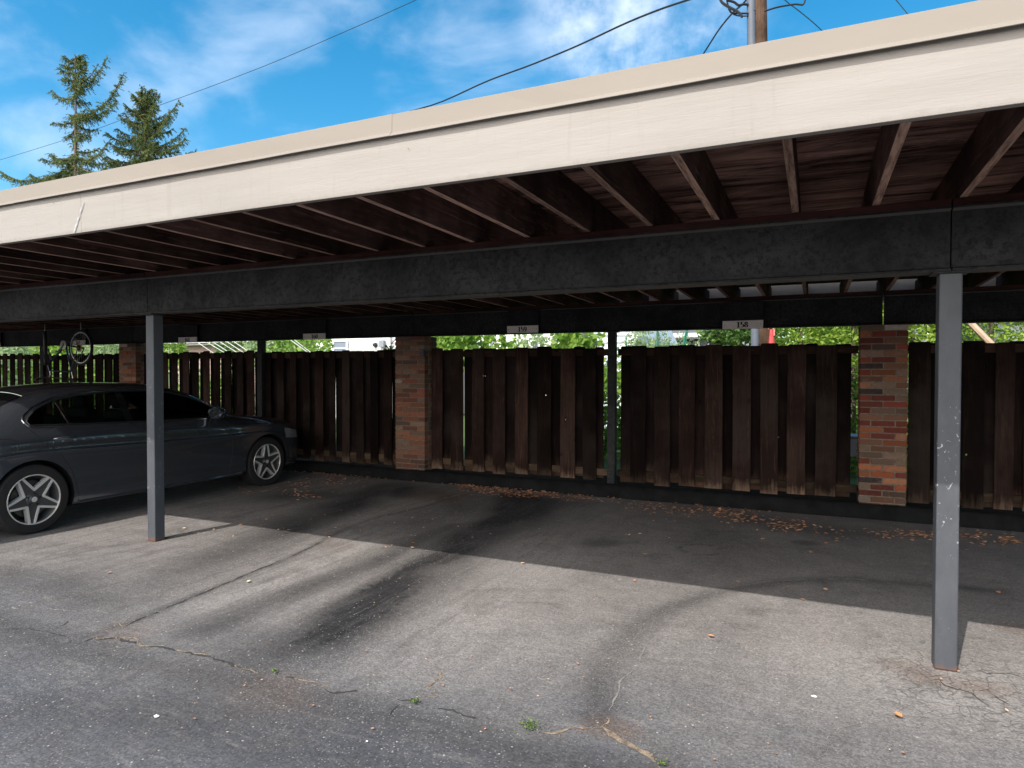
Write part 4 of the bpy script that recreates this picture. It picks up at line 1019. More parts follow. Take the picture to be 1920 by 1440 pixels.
        # shut lines
        for pts in ([(-0.02, 1.03), (0.05, 0.94), (0.17, 0.815), (0.27, 0.70), (0.345, 0.58), (0.40, 0.42), (0.412, 0.325), (0.412, 0.25)],
                    [(1.05, 0.985), (1.16, 0.86), (1.20, 0.7), (1.20, 0.4), (1.17, 0.25)],
                    [(2.30, 0.955), (2.34, 0.86), (2.36, 0.65), (2.345, 0.42), (2.29, 0.25)],
                    [(0.412, 0.248), (1.2, 0.245), (2.3, 0.245)],
                    [(-0.62, 0.90), (-0.62, 0.7), (-0.7, 0.52), (-0.42, 0.48)]):
            g2 = MB(); g2.tube([side(p[0], p[1], -0.0035, s) for p in resample(pts, 40)], 0.0045, 5); add('door_seam', g2, BLACK, t, sm=True)
        if s == -1:
            pts = resample([(-0.45, 0.93), (-0.2, 0.93), (-0.14, 0.90), (-0.12, 0.85), (-0.15, 0.80), (-0.22, 0.775), (-0.45, 0.77), (-0.50, 0.85), (-0.45, 0.93)], 50)
            g2 = MB(); g2.tube([side(p[0], p[1], -0.003, s) for p in pts], 0.004, 5); add('fuel_flap', g2, BLACK, t, sm=True)
        # door handles
        for hx, hz in ((0.30, 0.895), (1.34, 0.875)):
            g2 = MB(); P = []
            for k in range(11):
                u_ = k / 10; x = hx - 0.11 + 0.22 * u_; off = 0.004 + 0.036 * math.sin(math.pi * u_) ** 0.5
                P.append(side(x, hz + 0.004 * math.sin(math.pi * u_), off, s))
            g2.tube(P, [0.006] + [0.0135] * 9 + [0.006], 8); add('door_handle', g2, PAINT, t, sm=True)
        # sill moulding
        g2 = MB(); g2.tube([side(p[0], p[1], 0.004, s) for p in resample([(0.42, 0.235), (1.4, 0.232), (2.52, 0.235)], 30)], 0.016, 8); add('sill_trim', g2, PAINT, t, sm=True)
        # body creases pick up the long highlights
        # mirror
        g2 = MB(); base = side(2.18, 0.985, 0.0, s)
        c = Vector((2.10, base.y + 0.13 * s, 1.045))
        vs = []; nu, nv = 14, 9
        for i in range(nu):
            a = 2 * math.pi * i / nu
            for k in range(nv):
                b = math.pi * k / (nv - 1)
                x = -math.cos(b) * 0.09; r_ = math.sin(b) ** 0.7
                if x < -0.035: x = -0.035 - (abs(x) - 0.035) * 0.1
                g2.v.append((c.x + x, c.y + math.cos(a) * r_ * 0.125, c.z + math.sin(a) * r_ * 0.075))
        for i in range(nu):
            for k in range(nv - 1): g2.f.append((i * nv + k, i * nv + k + 1, ((i + 1) % nu) * nv + k + 1, ((i + 1) % nu) * nv + k))
        mo = add('door_mirror', g2, PAINT, t, sm=True, ang=50)
        g2 = MB(); g2.tube([base + Vector((0, -0.02 * s, -0.015)), c + Vector((0.01, -0.03 * s, -0.05))], [0.022, 0.018], 8); add('mirror_arm', g2, BLACK, mo, sm=True)
        # lamps
        g2 = MB(); N, Q = 12, 6
        for i in range(N + 1):
            for k in range(Q + 1):
                x = 3.30 + 0.42 * i / N; z = 0.60 + (0.14 - 0.05 * i / N) * k / Q + 0.03 * (1 - i / N)
                p = side(x, z, 0.003, s); g2.v.append(tuple(p))
        for i in range(N):
            for k in range(Q): a = i * (Q + 1) + k; g2.f.append((a, a + 1, a + Q + 2, a + Q + 1))
        add('headlight', g2, M('lamp_glass', (0.5, 0.52, 0.55), 0.08, 0.6), t, sm=True)
        g2 = MB()
        for i in range(N + 1):
            for k in range(Q + 1):
                x = -1.12 + 0.34 * i / N; z = 0.80 + 0.10 * k / Q
                g2.v.append(tuple(side(x, z, 0.003, s)))
        for i in range(N):
            for k in range(Q): a = i * (Q + 1) + k; g2.f.append((a, a + 1, a + Q + 2, a + Q + 1))
        add('tail_light', g2, M('tail_red', (0.25, 0.01, 0.012), 0.1, 0.0, coat=1), t, sm=True)
    # screens front and back follow the body
    def screen(fn, name):
        g2 = MB(); A, B = 22, 14
        for i in range(A + 1):
            for k in range(B + 1):
                x, y = fn(i / A * 2 - 1, k / B); g2.v.append(tuple(top(x, y, 0.003)))
        for i in range(A):
            for k in range(B): a = i * (B + 1) + k; g2.f.append((a, a + 1, a + B + 2, a + B + 1))
        add(name, g2, DKGLASS, t, sm=True)
        edge = [fn(-1, q / 20) for q in range(21)] + [fn(u_ / 20 * 2 - 1, 1) for u_ in range(1, 21)] + [fn(1, 1 - q / 20) for q in range(1, 21)] + [fn(1 - u_ / 10, 0) for u_ in range(1, 21)]
        g2 = MB(); g2.tube([top(x, y, 0.003) for x, y in edge], 0.006, 6, False); add(name + '_seal', g2, CHROME if 'rear' in name else BLACK, t, sm=True)
    screen(lambda u_, v: (-0.43 + 0.03 * u_ * u_ + (0.58 - 0.05 * u_ * u_) * v, u_ * (0.60 - 0.09 * v)), 'rear_screen')
    screen(lambda u_, v: (2.50 - 0.16 * u_ * u_ - (0.80 - 0.13 * u_ * u_) * v, u_ * (0.64 - 0.08 * v)), 'windscreen')
    # boot shut line and number plate recess at the tail
    g2 = MB(); g2.box(-1.142, -1.132, -0.26, 0.26, 0.62, 0.73); add('number_plate', g2, M('plate_white', (0.6, 0.6, 0.58), 0.5), t, bevel=0.002)
    g2 = MB(); g2.box(3.828, 3.84, -0.42, 0.42, 0.36, 0.58); add('grille', g2, BLACK, t, bevel=0.01)
    # seats seen through the glass
    for (x, y) in ((1.25, 0.36), (1.25, -0.36), (0.35, 0.36), (0.35, -0.36)):
        g2 = MB(); g2.box(x - 0.07, x + 0.05, y - 0.22, y + 0.22, 0.995, 1.12); g2.box(x - 0.04, x + 0.03, y - 0.12, y + 0.12, 1.125, 1.27); add('seat_back', g2, M('seat_leather', (0.02, 0.02, 0.021), 0.6), t, bevel=0.03)
    # wheels
    def wheel(x, s, rot):
        yo = s * 0.918
        e = bpy.data.objects.new('wheel', None); S.collection.objects.link(e); e.parent = t; e.location = (x, yo, 0.334)
        W = 0.245; q = -s
        prof = [(0, .236), (.004 * q, .242), (.0 * q, .262), (-.004 * s + 0, .285), (.004 * q, .31), (.018 * q, .327), (.045 * q, .334), (.12 * q, .3345), (.20 * q, .334), (.225 * q, .325), (.243 * q, .29), (.243 * q, .245)]
        g2 = MB(); g2.lathe(prof, n=64); add('tyre', g2, TYRE, e, sm=True)
        g2 = MB(); prof = [(.004 * q, .241), (-.002 * q, .238), (-.001 * q, .231), (.008 * q, .2275)]; g2.lathe(prof, n=64); gb_ = MB(); gb_.lathe([(.0085 * q, .2273), (.030 * q, .222), (.11 * q, .205), (.20 * q, .20)], n=64); add('rim_barrel', gb_, RIMB, e, sm=True)
        add('rim', g2, RIM, e, sm=True)
        g2 = MB(); g2.lathe([(.075 * q, .001), (.075 * q, .175), (.085 * q, .175)], n=40); add('brake_disc', g2, M('disc_steel', (0.1, 0.09, 0.085), 0.4, 0.7), e, sm=True)
        g2 = MB(); g2.lathe([(.13 * q, .001), (.13 * q, .202)], n=24); add('wheel_back', g2, CARBLK, e)
        g2 = MB(); g3 = MB()
        for k in range(5):
            a = rot + k * 2 * math.pi / 5
            def pt(r_, da, o): return (r_ * math.cos(a + da), o, r_ * math.sin(a + da))
            for sg in (1, -1):
                # machined rib from the bolt circle to the rim
                r0, r1 = 0.083, 0.232
                A0 = sg * rad(36); A1 = sg * rad(4.2); dw = 0.0085
                p0 = Vector(pt(r0, A0, 0)); p1 = Vector(pt(r1, A1, 0)); dr = (p1 - p0).normalized(); nr = Vector((-dr.z, 0, dr.x))
                if nr.dot(p0 - Vector(pt(0.15, 0, 0))) * 1 < 0: nr = -nr
                b = len(g2.v); y_in = 0.012 * q; y_out = 0.006 * q; yb = 0.055 * q
                for (p, o) in ((p0, y_in), (p1, y_out)):
                    g2.v += [tuple(p + nr * 0.015 + Vector((0, o, 0))), tuple(p - nr * 0.006 + Vector((0, o, 0))), tuple(p - nr * 0.006 + Vector((0, o + 0.012 * q, 0))), tuple(p + nr * 0.020 + Vector((0, o + 0.05 * q, 0)))]
                for z_ in range(4): g2.f.append((b + z_, b + (z_ + 1) % 4, b + 4 + (z_ + 1) % 4, b + 4 + z_))
                g2.f += [(b, b + 1, b + 2, b + 3), (b + 7, b + 6, b + 5, b + 4)]
            b = len(g3.v); o = 0.024 * q
            g3.v += [pt(0.05, rad(-36), o + .0), pt(0.088, rad(-36), o), pt(0.229, rad(-3), 0.016 * q), pt(0.229, rad(3), 0.016 * q), pt(0.088, rad(36), o), pt(0.05, rad(36), o)]
            g3.f.append((b, b + 1, b + 2, b + 3, b + 4, b + 5))
        add('spoke_face', g2, RIM, e, bevel=0.002); add('spoke_web', g3, RIMD, e, recalc=False)
        g2 = MB(); g2.lathe([(.045 * q, .075), (.02 * q, .062), (.016 * q, .055), (.016 * q, .042), (.006 * q, .036), (.004 * q, .03), (.004 * q, .001)], n=32); add('hub_cap', g2, RIMD, e, sm=True)
        g2 = MB(); g2.lathe([(.003 * q, .0), (.003 * q, .024), (.0045 * q, .026)], n=24); add('hub_badge', g2, RIM, e, sm=True)
        g2 = MB()
        for k in range(5):
            a = rot + rad(36) + k * 2 * math.pi / 5; g2.lathe([(.026 * q, .009), (.010 * q, .009), (.010 * q, .001)], (0.056 * math.cos(a), 0, 0.056 * math.sin(a)), 8)
        add('wheel_bolts', g2, BLACK, e)
    # local x points forward; the visible flank is local -y
    wheel(0.0, -1, rad(-90) - rad(5)); wheel(2.95, -1, rad(90) + rad(2)); wheel(0.0, 1, 0.3); wheel(2.95, 1, 1.0)
    return t
build_car()

# ------------------------------------------------------------------ bicycle hung upside down from the roof
def build_bike():
    ax_r = onY(152, 652, 7.62); ang = rad(181)
    t = thing('bicycle', 'dark blue bicycle hanging upside down by its wheels from the carport roof', 'bicycle', (ax_r[0], ax_r[1], ax_r[2]), ang)
    FR_ = M('bike_frame_blue', (0.02, 0.03, 0.08), 0.3, 0.3, coat=0.6); ALU = M('bike_alloy', (0.5, 0.49, 0.47), 0.3, 0.9)
    TY = M('bike_tyre', (0.015, 0.015, 0.015), 0.8)
    def wheel(cx, cz, steer=0.0, disc=False):
        e = bpy.data.objects.new('wheel', None); S.collection.objects.link(e); e.parent = t; e.location = (cx, 0, cz); e.rotation_euler = (0.0, 0, steer)
        g = MB(); g.lathe([(0.024 * math.cos(a), 0.303 + 0.024 * math.sin(a)) for a in np.linspace(0, 2 * math.pi, 11)], n=48); add('tyre', g, TY, e, sm=True)
        g = MB(); g.lathe([(-.013, .285), (.013, .285), (.012, .270), (-.012, .270), (-.013, .285)], n=48); add('rim', g, ALU, e, sm=True)
        g = MB()
        for k in range(28):
            a = 2 * math.pi * k / 28; b = a + (0.55 if k % 2 else -0.55); s_ = 0.028 if (k // 2) % 2 else -0.028
            g.tube([(0.02 * math.cos(b), s_, 0.02 * math.sin(b)), (0.272 * math.cos(a), 0, 0.272 * math.sin(a))], 0.0013, 4, False)
        add('spokes', g, ALU, e)
        g = MB(); g.lathe([(-.05, .001), (-.05, .008), (-.03, .02), (.03, .02), (.05, .008), (.05, .001)], n=16); add('hub', g, ALU, e, sm=True)
        if disc:
            g = MB(); g.lathe([(.034, .001), (.034, .075), (.036, .075), (.036, .001)], n=32); add('spoke_guard', g, M('spoke_guard', (0.5, 0.3, 0.12), 0.4), e)
            g = MB(); g.lathe([(.04, .001), (.04, .05), (.06, .035), (.065, .02), (.065, .001)], n=20); add('sprockets', g, M('sprocket', (0.05, 0.045, 0.04), 0.4, 0.8), e)
    wheel(0, 0, 0, True); wheel(1.04, 0.0, rad(-28))
    bb = (0.43, 0, 0.055); sc_ = (0.27, 0, -0.44); hd = (0.90, 0, -0.42); hl = (0.945, 0, -0.30)
    g = MB()
    for a, b, r in ((bb, sc_, .016), (sc_, hd, .014), (bb, hl, .018), (hd, hl, .02)): g.tube([a, b], r, 10)
    for s_ in (-1, 1):
        g.tube([(bb[0], 0.03 * s_, bb[2]), (0, 0.06 * s_, 0)], 0.009, 8); g.tube([(sc_[0], 0.02 * s_, sc_[2]), (0, 0.06 * s_, 0)], 0.008, 8)
    add('frame', g, FR_, t, sm=True)
    g = MB()
    for s_ in (-1, 1): g.tube([(0.95, 0.05 * s_, -0.28), (0.99, 0.055 * s_, -0.13), (1.04, 0.055 * s_, 0)], 0.012, 8)
    g.tube([(0.95, -0.05, -0.28), (0.95, 0.05, -0.28)], 0.013, 8); add('fork', g, FR_, t, sm=True)
    g = MB(); g.tube([(0.9, 0, -0.42), (0.88, 0, -0.50), (0.93, 0, -0.54)], 0.013, 8)
    g.tube([(0.84, -0.28, -0.57), (0.92, -0.12, -0.55), (0.93, 0, -0.54), (0.92, 0.12, -0.55), (0.84, 0.28, -0.57)], 0.012, 8); add('handlebar', g, ALU, t, sm=True)
    for s_ in (-1, 1):
        g = MB(); g.tube([(0.86, 0.2 * s_, -0.563), (0.80, 0.33 * s_, -0.585)], 0.017, 8); add('grip', g, BLACK, t, sm=True)
    g = MB(); g.tube([sc_, (0.235, 0, -0.56)], 0.012, 8); add('seat_post', g, ALU, t, sm=True)
    g = MB()
    for i in range(9):
        u_ = i / 8; x = 0.11 + 0.27 * u_; w = 0.075 * (1 - u_) ** 0.8 + 0.018
        g.v += [(x, -w, -0.57), (x, -w * .6, -0.60), (x, w * .6, -0.60), (x, w, -0.57), (x, w * .5, -0.555), (x, -w * .5, -0.555)]
    for i in range(8):
        for q in range(6): g.f.append((6 * i + q, 6 * i + (q + 1) % 6, 6 * i + 6 + (q + 1) % 6, 6 * i + 6 + q))
    g.f.append((0, 1, 2, 3, 4, 5)); g.f.append((53, 52, 51, 50, 49, 48)); add('saddle', g, BLACK, t, sm=True)
    g = MB(); g.lathe([(.045, .03), (.045, .085), (.049, .085), (.049, .03), (.045, .03)], bb, 32); g.tube([(bb[0], -0.055, bb[2]), (bb[0], 0.055, bb[2])], 0.018, 10)
    g.tube([(bb[0], 0.06, bb[2]), (bb[0] + 0.12, 0.065, bb[2] - 0.12)], 0.010, 8); g.tube([(bb[0], -0.06, bb[2]), (bb[0] - 0.12, -0.065, bb[2] + 0.12)], 0.010, 8); add('crank', g, ALU, t, sm=True)
    for s_, x, z in ((1, bb[0] + 0.12, bb[2] - 0.12), (-1, bb[0] - 0.12, bb[2] + 0.12)):
        g = MB(); y0 = 0.07 if s_ > 0 else -0.15; g.box(x - 0.045, x + 0.045, y0, y0 + 0.08, z - 0.010, z + 0.010); add('pedal', g, ALU, t, bevel=0.004)
    g = MB(); g.tube([(0, 0.052, 0.04), (bb[0], 0.047, bb[2] + 0.084)], 0.004, 5); g.tube([(0, 0.052, -0.04), (bb[0], 0.047, bb[2] - 0.084)], 0.004, 5); add('chain', g, BLACK, t)
    g = MB()
    for x in (0.0, 1.04): g.tube([(x, 0, 0.455), (x, 0.0, 0.36), (x + 0.02, 0.0, 0.272), (x, 0, 0.262), (x - 0.03, 0, 0.275)], 0.006, 6)
    add('hanging_hook', g, ALU, t, sm=True)
build_bike()

# ------------------------------------------------------------------ leaves on the asphalt
LEAFD = NT('dry_leaf'); _a = LEAFD.n('ShaderNodeAttribute'); _a.attribute_name = 'tint'
LEAFD.set(Base_Color=LEAFD.mix(LEAFD.rng(LEAFD.noise(60, 3, 0.6), 0.45, 0.75, 0, .8), _a.outputs['Color'], (0.22, 0.10, 0.05)), Roughness=0.75); LEAFD = LEAFD.m
def leaf_shape(g, c, size, rnd, lift=0.006, col=None):
    a = rnd.uniform(0, 2 * math.pi); cx, cy = math.cos(a), math.sin(a); curl = rnd.uniform(0.05, 0.3) * size; w = rnd.uniform(0.3, 0.5)
    tl = rnd.uniform(-0.25, 0.25)
    col = col or rnd.choice([(0.66, 0.32, 0.17), (0.56, 0.27, 0.14), (0.74, 0.42, 0.24), (0.42, 0.22, 0.12), (0.70, 0.50, 0.32), (0.5, 0.22, 0.12)])
    b = len(g.v); pts = []
    for i, (u_, ww) in enumerate(((-.5, .05), (-.25, .75), (0.05, 1.0), (.3, .6), (.5, .04))):
        for s_ in (-1, 0, 1):
            lx = u_ * size; ly = s_ * ww * w * size * rnd.uniform(0.75, 1.15); lz = curl * (u_ * u_ * 1.2) + abs(s_) * ww * curl * 0.5 + lx * tl + abs(tl) * size * .5
            g.v.append((c[0] + lx * cx - ly * cy, c[1] + lx * cy + ly * cx, c[2] + lift + lz)); g.col.append(col)
    for i in range(4):
        for k in range(2): g.f.append((b + 3 * i + k, b + 3 * i + k + 1, b + 3 * i + k + 4, b + 3 * i + k + 3))
rnd = random.Random(4)
litter = MB()
def pile(u, v, n, su, sv, smin=0.015, smax=0.045):
    for _ in range(n):
        p = onZ(u + rnd.gauss(0, su * 1.15), v + rnd.gauss(0, sv))
        if p[1] > 7.9: p[1] = 7.9 - abs(rnd.gauss(0, 0.04))
        leaf_shape(litter, (p[0], p[1], 0), rnd.uniform(smin, smax), rnd, 0.004 + rnd.random() * 0.012)
for u, v, n, su, sv in ((885, 911, 50, 16, 3), (925, 918, 90, 26, 4), (975, 925, 80, 26, 4), (1030, 930, 50, 26, 4), (1090, 935, 30, 24, 3), (1150, 938, 12, 16, 2),
                        (1215, 950, 30, 22, 5), (1290, 958, 45, 32, 6), (1350, 963, 40, 24, 6), (1390, 970, 45, 18, 7), (1470, 985, 45, 18, 6), (1500, 990, 18, 20, 6),
                        (1560, 1000, 12, 26, 8), (1665, 1003, 20, 16, 5), (1722, 1005, 45, 14, 4), (1820, 1008, 30, 20, 5), (1885, 1014, 30, 18, 4), (1900, 1018, 14, 20, 4),
                        (470, 922, 20, 14, 4), (560, 912, 35, 26, 7), (620, 905, 45, 24, 6), (650, 892, 40, 24, 5), (600, 885, 16, 22, 4), (560, 930, 25, 20, 4), (740, 893, 12, 30, 3)):
    pile(u, v, int(n * 1.6), su, sv, 0.02, 0.05)
for _ in range(220):
    u, v = rnd.uniform(330, 1900), rnd.uniform(905, 1010); 
    if onZ(u, v)[1] < 7.8: pile(u, v, 1, 1, 1, 0.010, 0.028)
for _ in range(90):
    pile(rnd.uniform(300, 1900), rnd.uniform(1010, 1430), 1, 1, 1, 0.006, 0.016)
tag(add('leaf_litter', litter, LEAFD, recalc=False), 'small dry brown leaves drifted along the kerb and scattered on the asphalt', 'leaf litter', kind='stuff')
LV = [(673, 968, .06), (629, 991, .05), (775, 1020, .05), (723, 1028, .03), (541, 995, .05), (773, 1028, .05), (452, 985, .05), (205, 1076, .045), (466, 1092, .04), (980, 1057, .05), (1210, 1040, .05), (1190, 1090, .035),
      (1333, 1195, .045), (1384, 1093, .035), (1478, 1102, .03), (1548, 1108, .045), (1505, 1126, .04), (1685, 1345, .05), (1872, 1113, .05), (1812, 1032, .05), (1837, 1026, .055), (1430, 1012, .05), (1520, 1037, .05), (1350, 997, .05),
      (1634, 1062, .04), (1200, 1003, .05), (1255, 1010, .04), (735, 1024, .04), (345, 992, .05), (1888, 1335, .025), (500, 975, .05), (1610, 1110, .025)]
for i, (u, v, sz) in enumerate(LV):
    p = onZ(u, v); g = MB(); orange = i in (12, 17)
    leaf_shape(g, (0, 0, 0), sz * .8, rnd, 0.004, (0.55, 0.25, 0.10) if orange else None)
    o = add('dry_leaf', g, LEAFD, None, loc=(p[0], p[1], 0.003), recalc=False)
    lab = 'single dry brown leaf lying on the asphalt of the parking bays'
    if i == 12: lab = 'bright orange leaf lying in the sun in the middle of the near bay'
    if i == 17: lab = 'orange leaf on the sunlit asphalt just left of the near right post foot'
    tag(o, lab, 'leaf', 'fallen leaves scattered over the parking bays')
PAPER = M('white_scrap', (0.8, 0.8, 0.8), 0.6, 0, (0.7, 0.72, 0.75))
for (u, v, w, lab) in ((294, 1345, .035, 'small white paper scrap on the dark driving lane at lower left'), (1527, 1308, .03, 'pale pebble on the sunlit asphalt left of the near post'), (688, 1392, .014, 'tiny white stone chip on the lane near the bottom edge')):
    p = onZ(u, v); g = MB(); r = random.Random(u)
    n = 9; g.v = [(w * .5 * math.cos(2 * math.pi * k / n) * r.uniform(.6, 1.1), w * .35 * math.sin(2 * math.pi * k / n) * r.uniform(.6, 1.1), 0) for k in range(n)] + [(0, 0, w * .22)]
    for k in range(n): g.f.append((k, (k + 1) % n, n))
    tag(add('paper_scrap' if u == 294 else 'pebble', g, PAPER, loc=(p[0], p[1], 0.006)), lab, 'litter' if u == 294 else 'stone')
WEED = leaf_mat('weed_green', (0.07, 0.12, 0.03), (0.17, 0.24, 0.08), 0.3)
def foliage_mesh(P, size, rnd_seed, droop=0.0, aspect=0.55, up=0.3, sizes=None):
    """many small leaf quads at the given points (n,3), each with its own tilt and a per leaf tint"""
    r = np.random.default_rng(rnd_seed); n = len(P); P = np.asarray(P, float)
    a = r.normal(size=(n, 3)); a /= np.linalg.norm(a, axis=1)[:, None]; a[:, 2] = a[:, 2] * (1 - abs(droop)) - droop
    a /= np.linalg.norm(a, axis=1)[:, None]
    b = r.normal(size=(n, 3)); b[:, 2] += up; b -= (b * a).sum(1)[:, None] * a; b /= np.linalg.norm(b, axis=1)[:, None]
    s = (size * r.uniform(0.6, 1.25, n) if sizes is None else sizes)[:, None]
    V = np.stack([P - a * s * .5, P + b * s * aspect * .5 + a * s * 0.02, P + a * s * .5, P - b * s * aspect * .5 + a * s * 0.02], 1).reshape(-1, 3)
    m = bpy.data.meshes.new('leaves'); m.vertices.add(len(V)); m.vertices.foreach_set('co', V.ravel().astype(np.float32))
    m.loops.add(4 * n); m.loops.foreach_set('vertex_index', np.arange(4 * n, dtype=np.int32)); m.polygons.add(n); m.polygons.foreach_set('loop_start', np.arange(0, 4 * n, 4, dtype=np.int32))
    m.polygons.foreach_set('loop_total', np.full(n, 4, np.int32)) if hasattr(m.polygons[0], 'loop_total') and False else None
    m.update(calc_edges=True); m.validate()
    at = m.color_attributes.new('tint', 'FLOAT_COLOR', 'POINT'); t = np.repeat(r.random(n), 4); C = np.stack([t, t, t, np.ones_like(t)], 1).astype(np.float32)
    at.data.foreach_set('color', C.ravel()); return m
for (u, v, r_, n, lab) in ((995, 1366, .045, 120, 'bright green weed clump growing at the end of the wide crack'), (778, 1320, .022, 45, 'small green weed sprouting left of the brighter clump'), (516, 1263, .02, 30, 'tiny green weed in the long crack at left'), (1242, 1437, .02, 30, 'weed tuft at the lower right end of the wide crack')):
    p = onZ(u, v); q = RNG.normal(size=(n, 3)) * [r_ * .5, r_ * .5, r_ * .25]; q[:, 2] = abs(q[:, 2]) + 0.004
    o = add('weed', foliage_mesh(q, 0.014, u, 0, 0.5, 0.8), WEED, None, loc=(p[0], p[1], 0.008)); tag(o, lab, 'weed')

# ------------------------------------------------------------------ garden side: shrubs and plants
ARB = leaf_mat('arborvitae_green', (0.09, 0.19, 0.015), (0.34, 0.46, 0.07), 0.35)
LEAFY = leaf_mat('leafy_green', (0.09, 0.20, 0.03), (0.36, 0.52, 0.10), 0.45)
PALE = leaf_mat('pale_green', (0.20, 0.30, 0.13), (0.50, 0.60, 0.32), 0.4)
DARKG = leaf_mat('dark_leaf_green', (0.04, 0.095, 0.025), (0.16, 0.27, 0.06), 0.35)  # darker leaf green of the conifer, shrubs and far trees
SPR = leaf_mat('spruce_green', (0.04, 0.075, 0.022), (0.19, 0.22, 0.07), 0.2, 0.7)
BARK = M('bark', (0.16, 0.12, 0.09), 0.9, 0, (0.09, 0.065, 0.05), 5, (1, 1, 0.3), bump=0.6)
def arborvitae(u, y, r_, h, label, seed):
    x = onY(u, 640, y)[0]
    t = thing('arborvitae', label, 'shrub', (x, y, 0.05), 0, 'arborvitae shrubs beyond the fence')
    n = 15000; r = np.random.default_rng(seed)
    z = r.random(n) ** 0.9 * h; a = r.random(n) * 2 * math.pi
    prof = r_ * np.minimum(1, (1 - z / h) * 2.2) ** 0.7 * (0.85 + 0.15 * np.minimum(1, z / 0.4))
    lump = np.array([mnoise.noise(Vector((math.cos(q) * 2.2 + seed, math.sin(q) * 2.2, w * 2.6))) for q, w in zip(a, z)])
    rr = prof * (1 + 0.22 * lump) * (1 - 0.22 * r.random(n) ** 2)
    P = np.stack([rr * np.cos(a), rr * np.sin(a), z + 0.05], 1)
    add('foliage', foliage_mesh(P, 0.085, seed, -0.35, 0.5, 0.2), ARB, t)
    g = MB(); g.tube([(0, 0, 0), (0.02, 0, h * .5), (0, 0, h * .93)], [0.06, 0.04, 0.01], 8); add('trunk', g, BARK, t)
arborvitae(1500, 14.8, 0.62, 3.9, 'bright green arborvitae just right of the red cover on the utility pole', 1)
arborvitae(1598, 11.0, 0.62, 4.1, 'bright green arborvitae left of the red brick pillar, filling the gap beside it', 2)
arborvitae(1708, 12.2, 0.60, 3.7, 'bright green arborvitae just right of the red brick pillar', 3)
arborvitae(1856, 12.4, 0.80, 3.9, 'bright green arborvitae right of the near post, behind the leaning pole', 4)
arborvitae(1548, 17.0, 0.8, 4.6, 'arborvitae set back between the two left of the red brick pillar', 6)
def bush(name, label, cat, u, v, y, rx, rz, n, size, mat, seed, z0=0.05, droop=0.2, stems=6, group='garden plants growing behind the fence', ry=None, aspect=0.6, fill=0.8):
    c = onY(u, v, y)
    t = thing(name, label, cat, (c[0], y, z0), 0, group)
    r = np.random.default_rng(seed); ry = ry or rx * 0.6
    d = r.normal(size=(n, 3)); d /= np.linalg.norm(d, axis=1)[:, None]; rad_ = r.random(n) ** (1 / 3) * fill + (1 - fill)
    lump = np.array([mnoise.noise(Vector((q[0] * 2 + seed, q[1] * 2, q[2] * 2))) for q in d])
    P = d * (rad_ * (1 + 0.45 * lump))[:, None] * [rx, ry, rz]
    hz = c[2] - z0; P[:, 2] += hz
    P = P[P[:, 2] > 0.02]
    keep = np.array([mnoise.noise(Vector((p[0] * 4.5, p[1] * 4.5 + seed, p[2] * 4.5))) > -0.22 for p in P]); P = P[keep]
    add('foliage', foliage_mesh(P, size, seed, droop, aspect, 0.5), mat, t)
    g = MB(); rr = random.Random(seed)
    for k in range(stems):
        e = (rr.uniform(-.7, .7) * rx, rr.uniform(-.6, .6) * ry, hz + rr.uniform(0, .8) * rz)
        g.tube([(rr.uniform(-.15, .15) * rx, 0, 0), (e[0] * .4, e[1] * .4, e[2] * .5), e], [0.012, 0.009, 0.004], 5, False)
    add('stem', g, M('stem_green', (0.12, 0.16, 0.05), 0.7), t)
    return t
bush('squash_vine', 'large leaved vine above the fence just right of the middle brick pillar', 'vine', 850, 650, 11.2, 0.55, 0.42, 900, 0.13, LEAFY, 21, z0=.05, aspect=.85)
bush('squash_vine', 'yellowing vine above the fence left of the sign 159', 'vine', 925, 655, 11.6, 0.45, 0.42, 700, 0.11, LEAFY, 22, aspect=.8)
bush('squash_vine', 'straggly vine with pale leaves right below the sign 159', 'vine', 1000, 655, 11.9, 0.5, 0.40, 420, 0.11, PALE, 23, aspect=.7)
bush('squash_vine', 'dense green vine above the fence left of the thin steel post', 'vine', 1078, 655, 11.0, 0.5, 0.44, 1000, 0.12, LEAFY, 24, aspect=.85)
bush('tomato_plant', 'feathery pale tomato plant right of the thin steel post', 'plant', 1212, 650, 11.4, 0.42, 0.46, 1500, 0.075, PALE, 25, droop=0.4, aspect=.4)
bush('tomato_plant', 'low pale plant in front of the beige house window', 'plant', 1272, 668, 12.0, 0.45, 0.40, 900, 0.07, PALE, 26, droop=0.4, aspect=.4)
bush('garden_shrub', 'dark green conifer branch left of the utility pole', 'shrub', 1375, 622, 15.0, 0.75, 0.36, 2600, 0.11, DARKG, 27, droop=0.3)
bush('garden_plant', 'sunlit yellow green plant in the gap beside the thin steel post', 'plant', 1138, 770, 10.9, 0.6, 0.85, 2600, 0.12, LEAFY, 28, aspect=.6)
bush('garden_plant', 'pale green plant close behind the fence under sign 158', 'plant', 1180, 730, 11.2, 0.5, 0.9, 1300, 0.10, PALE, 29, aspect=.5)
bush('garden_shrub', 'deep green bush left of the white house, below sign 160', 'shrub', 560, 662, 12.0, 0.9, 0.62, 2600, 0.12, LEAFY, 30)
bush('garden_shrub', 'loose leafy bush between the rear post and sign 160', 'shrub', 515, 655, 13.0, 0.9, 0.7, 1500, 0.13, PALE, 31)
bush('garden_shrub', 'dark leafy bush behind the white canes', 'shrub', 452, 655, 14.5, 1.0, 0.7, 1600, 0.14, DARKG, 32)
bush('garden_shrub', 'yellow green strappy plant just right of the left front post', 'shrub', 318, 655, 11.4, 0.6, 0.55, 1500, 0.16, LEAFY, 33, droop=.5, aspect=.25)
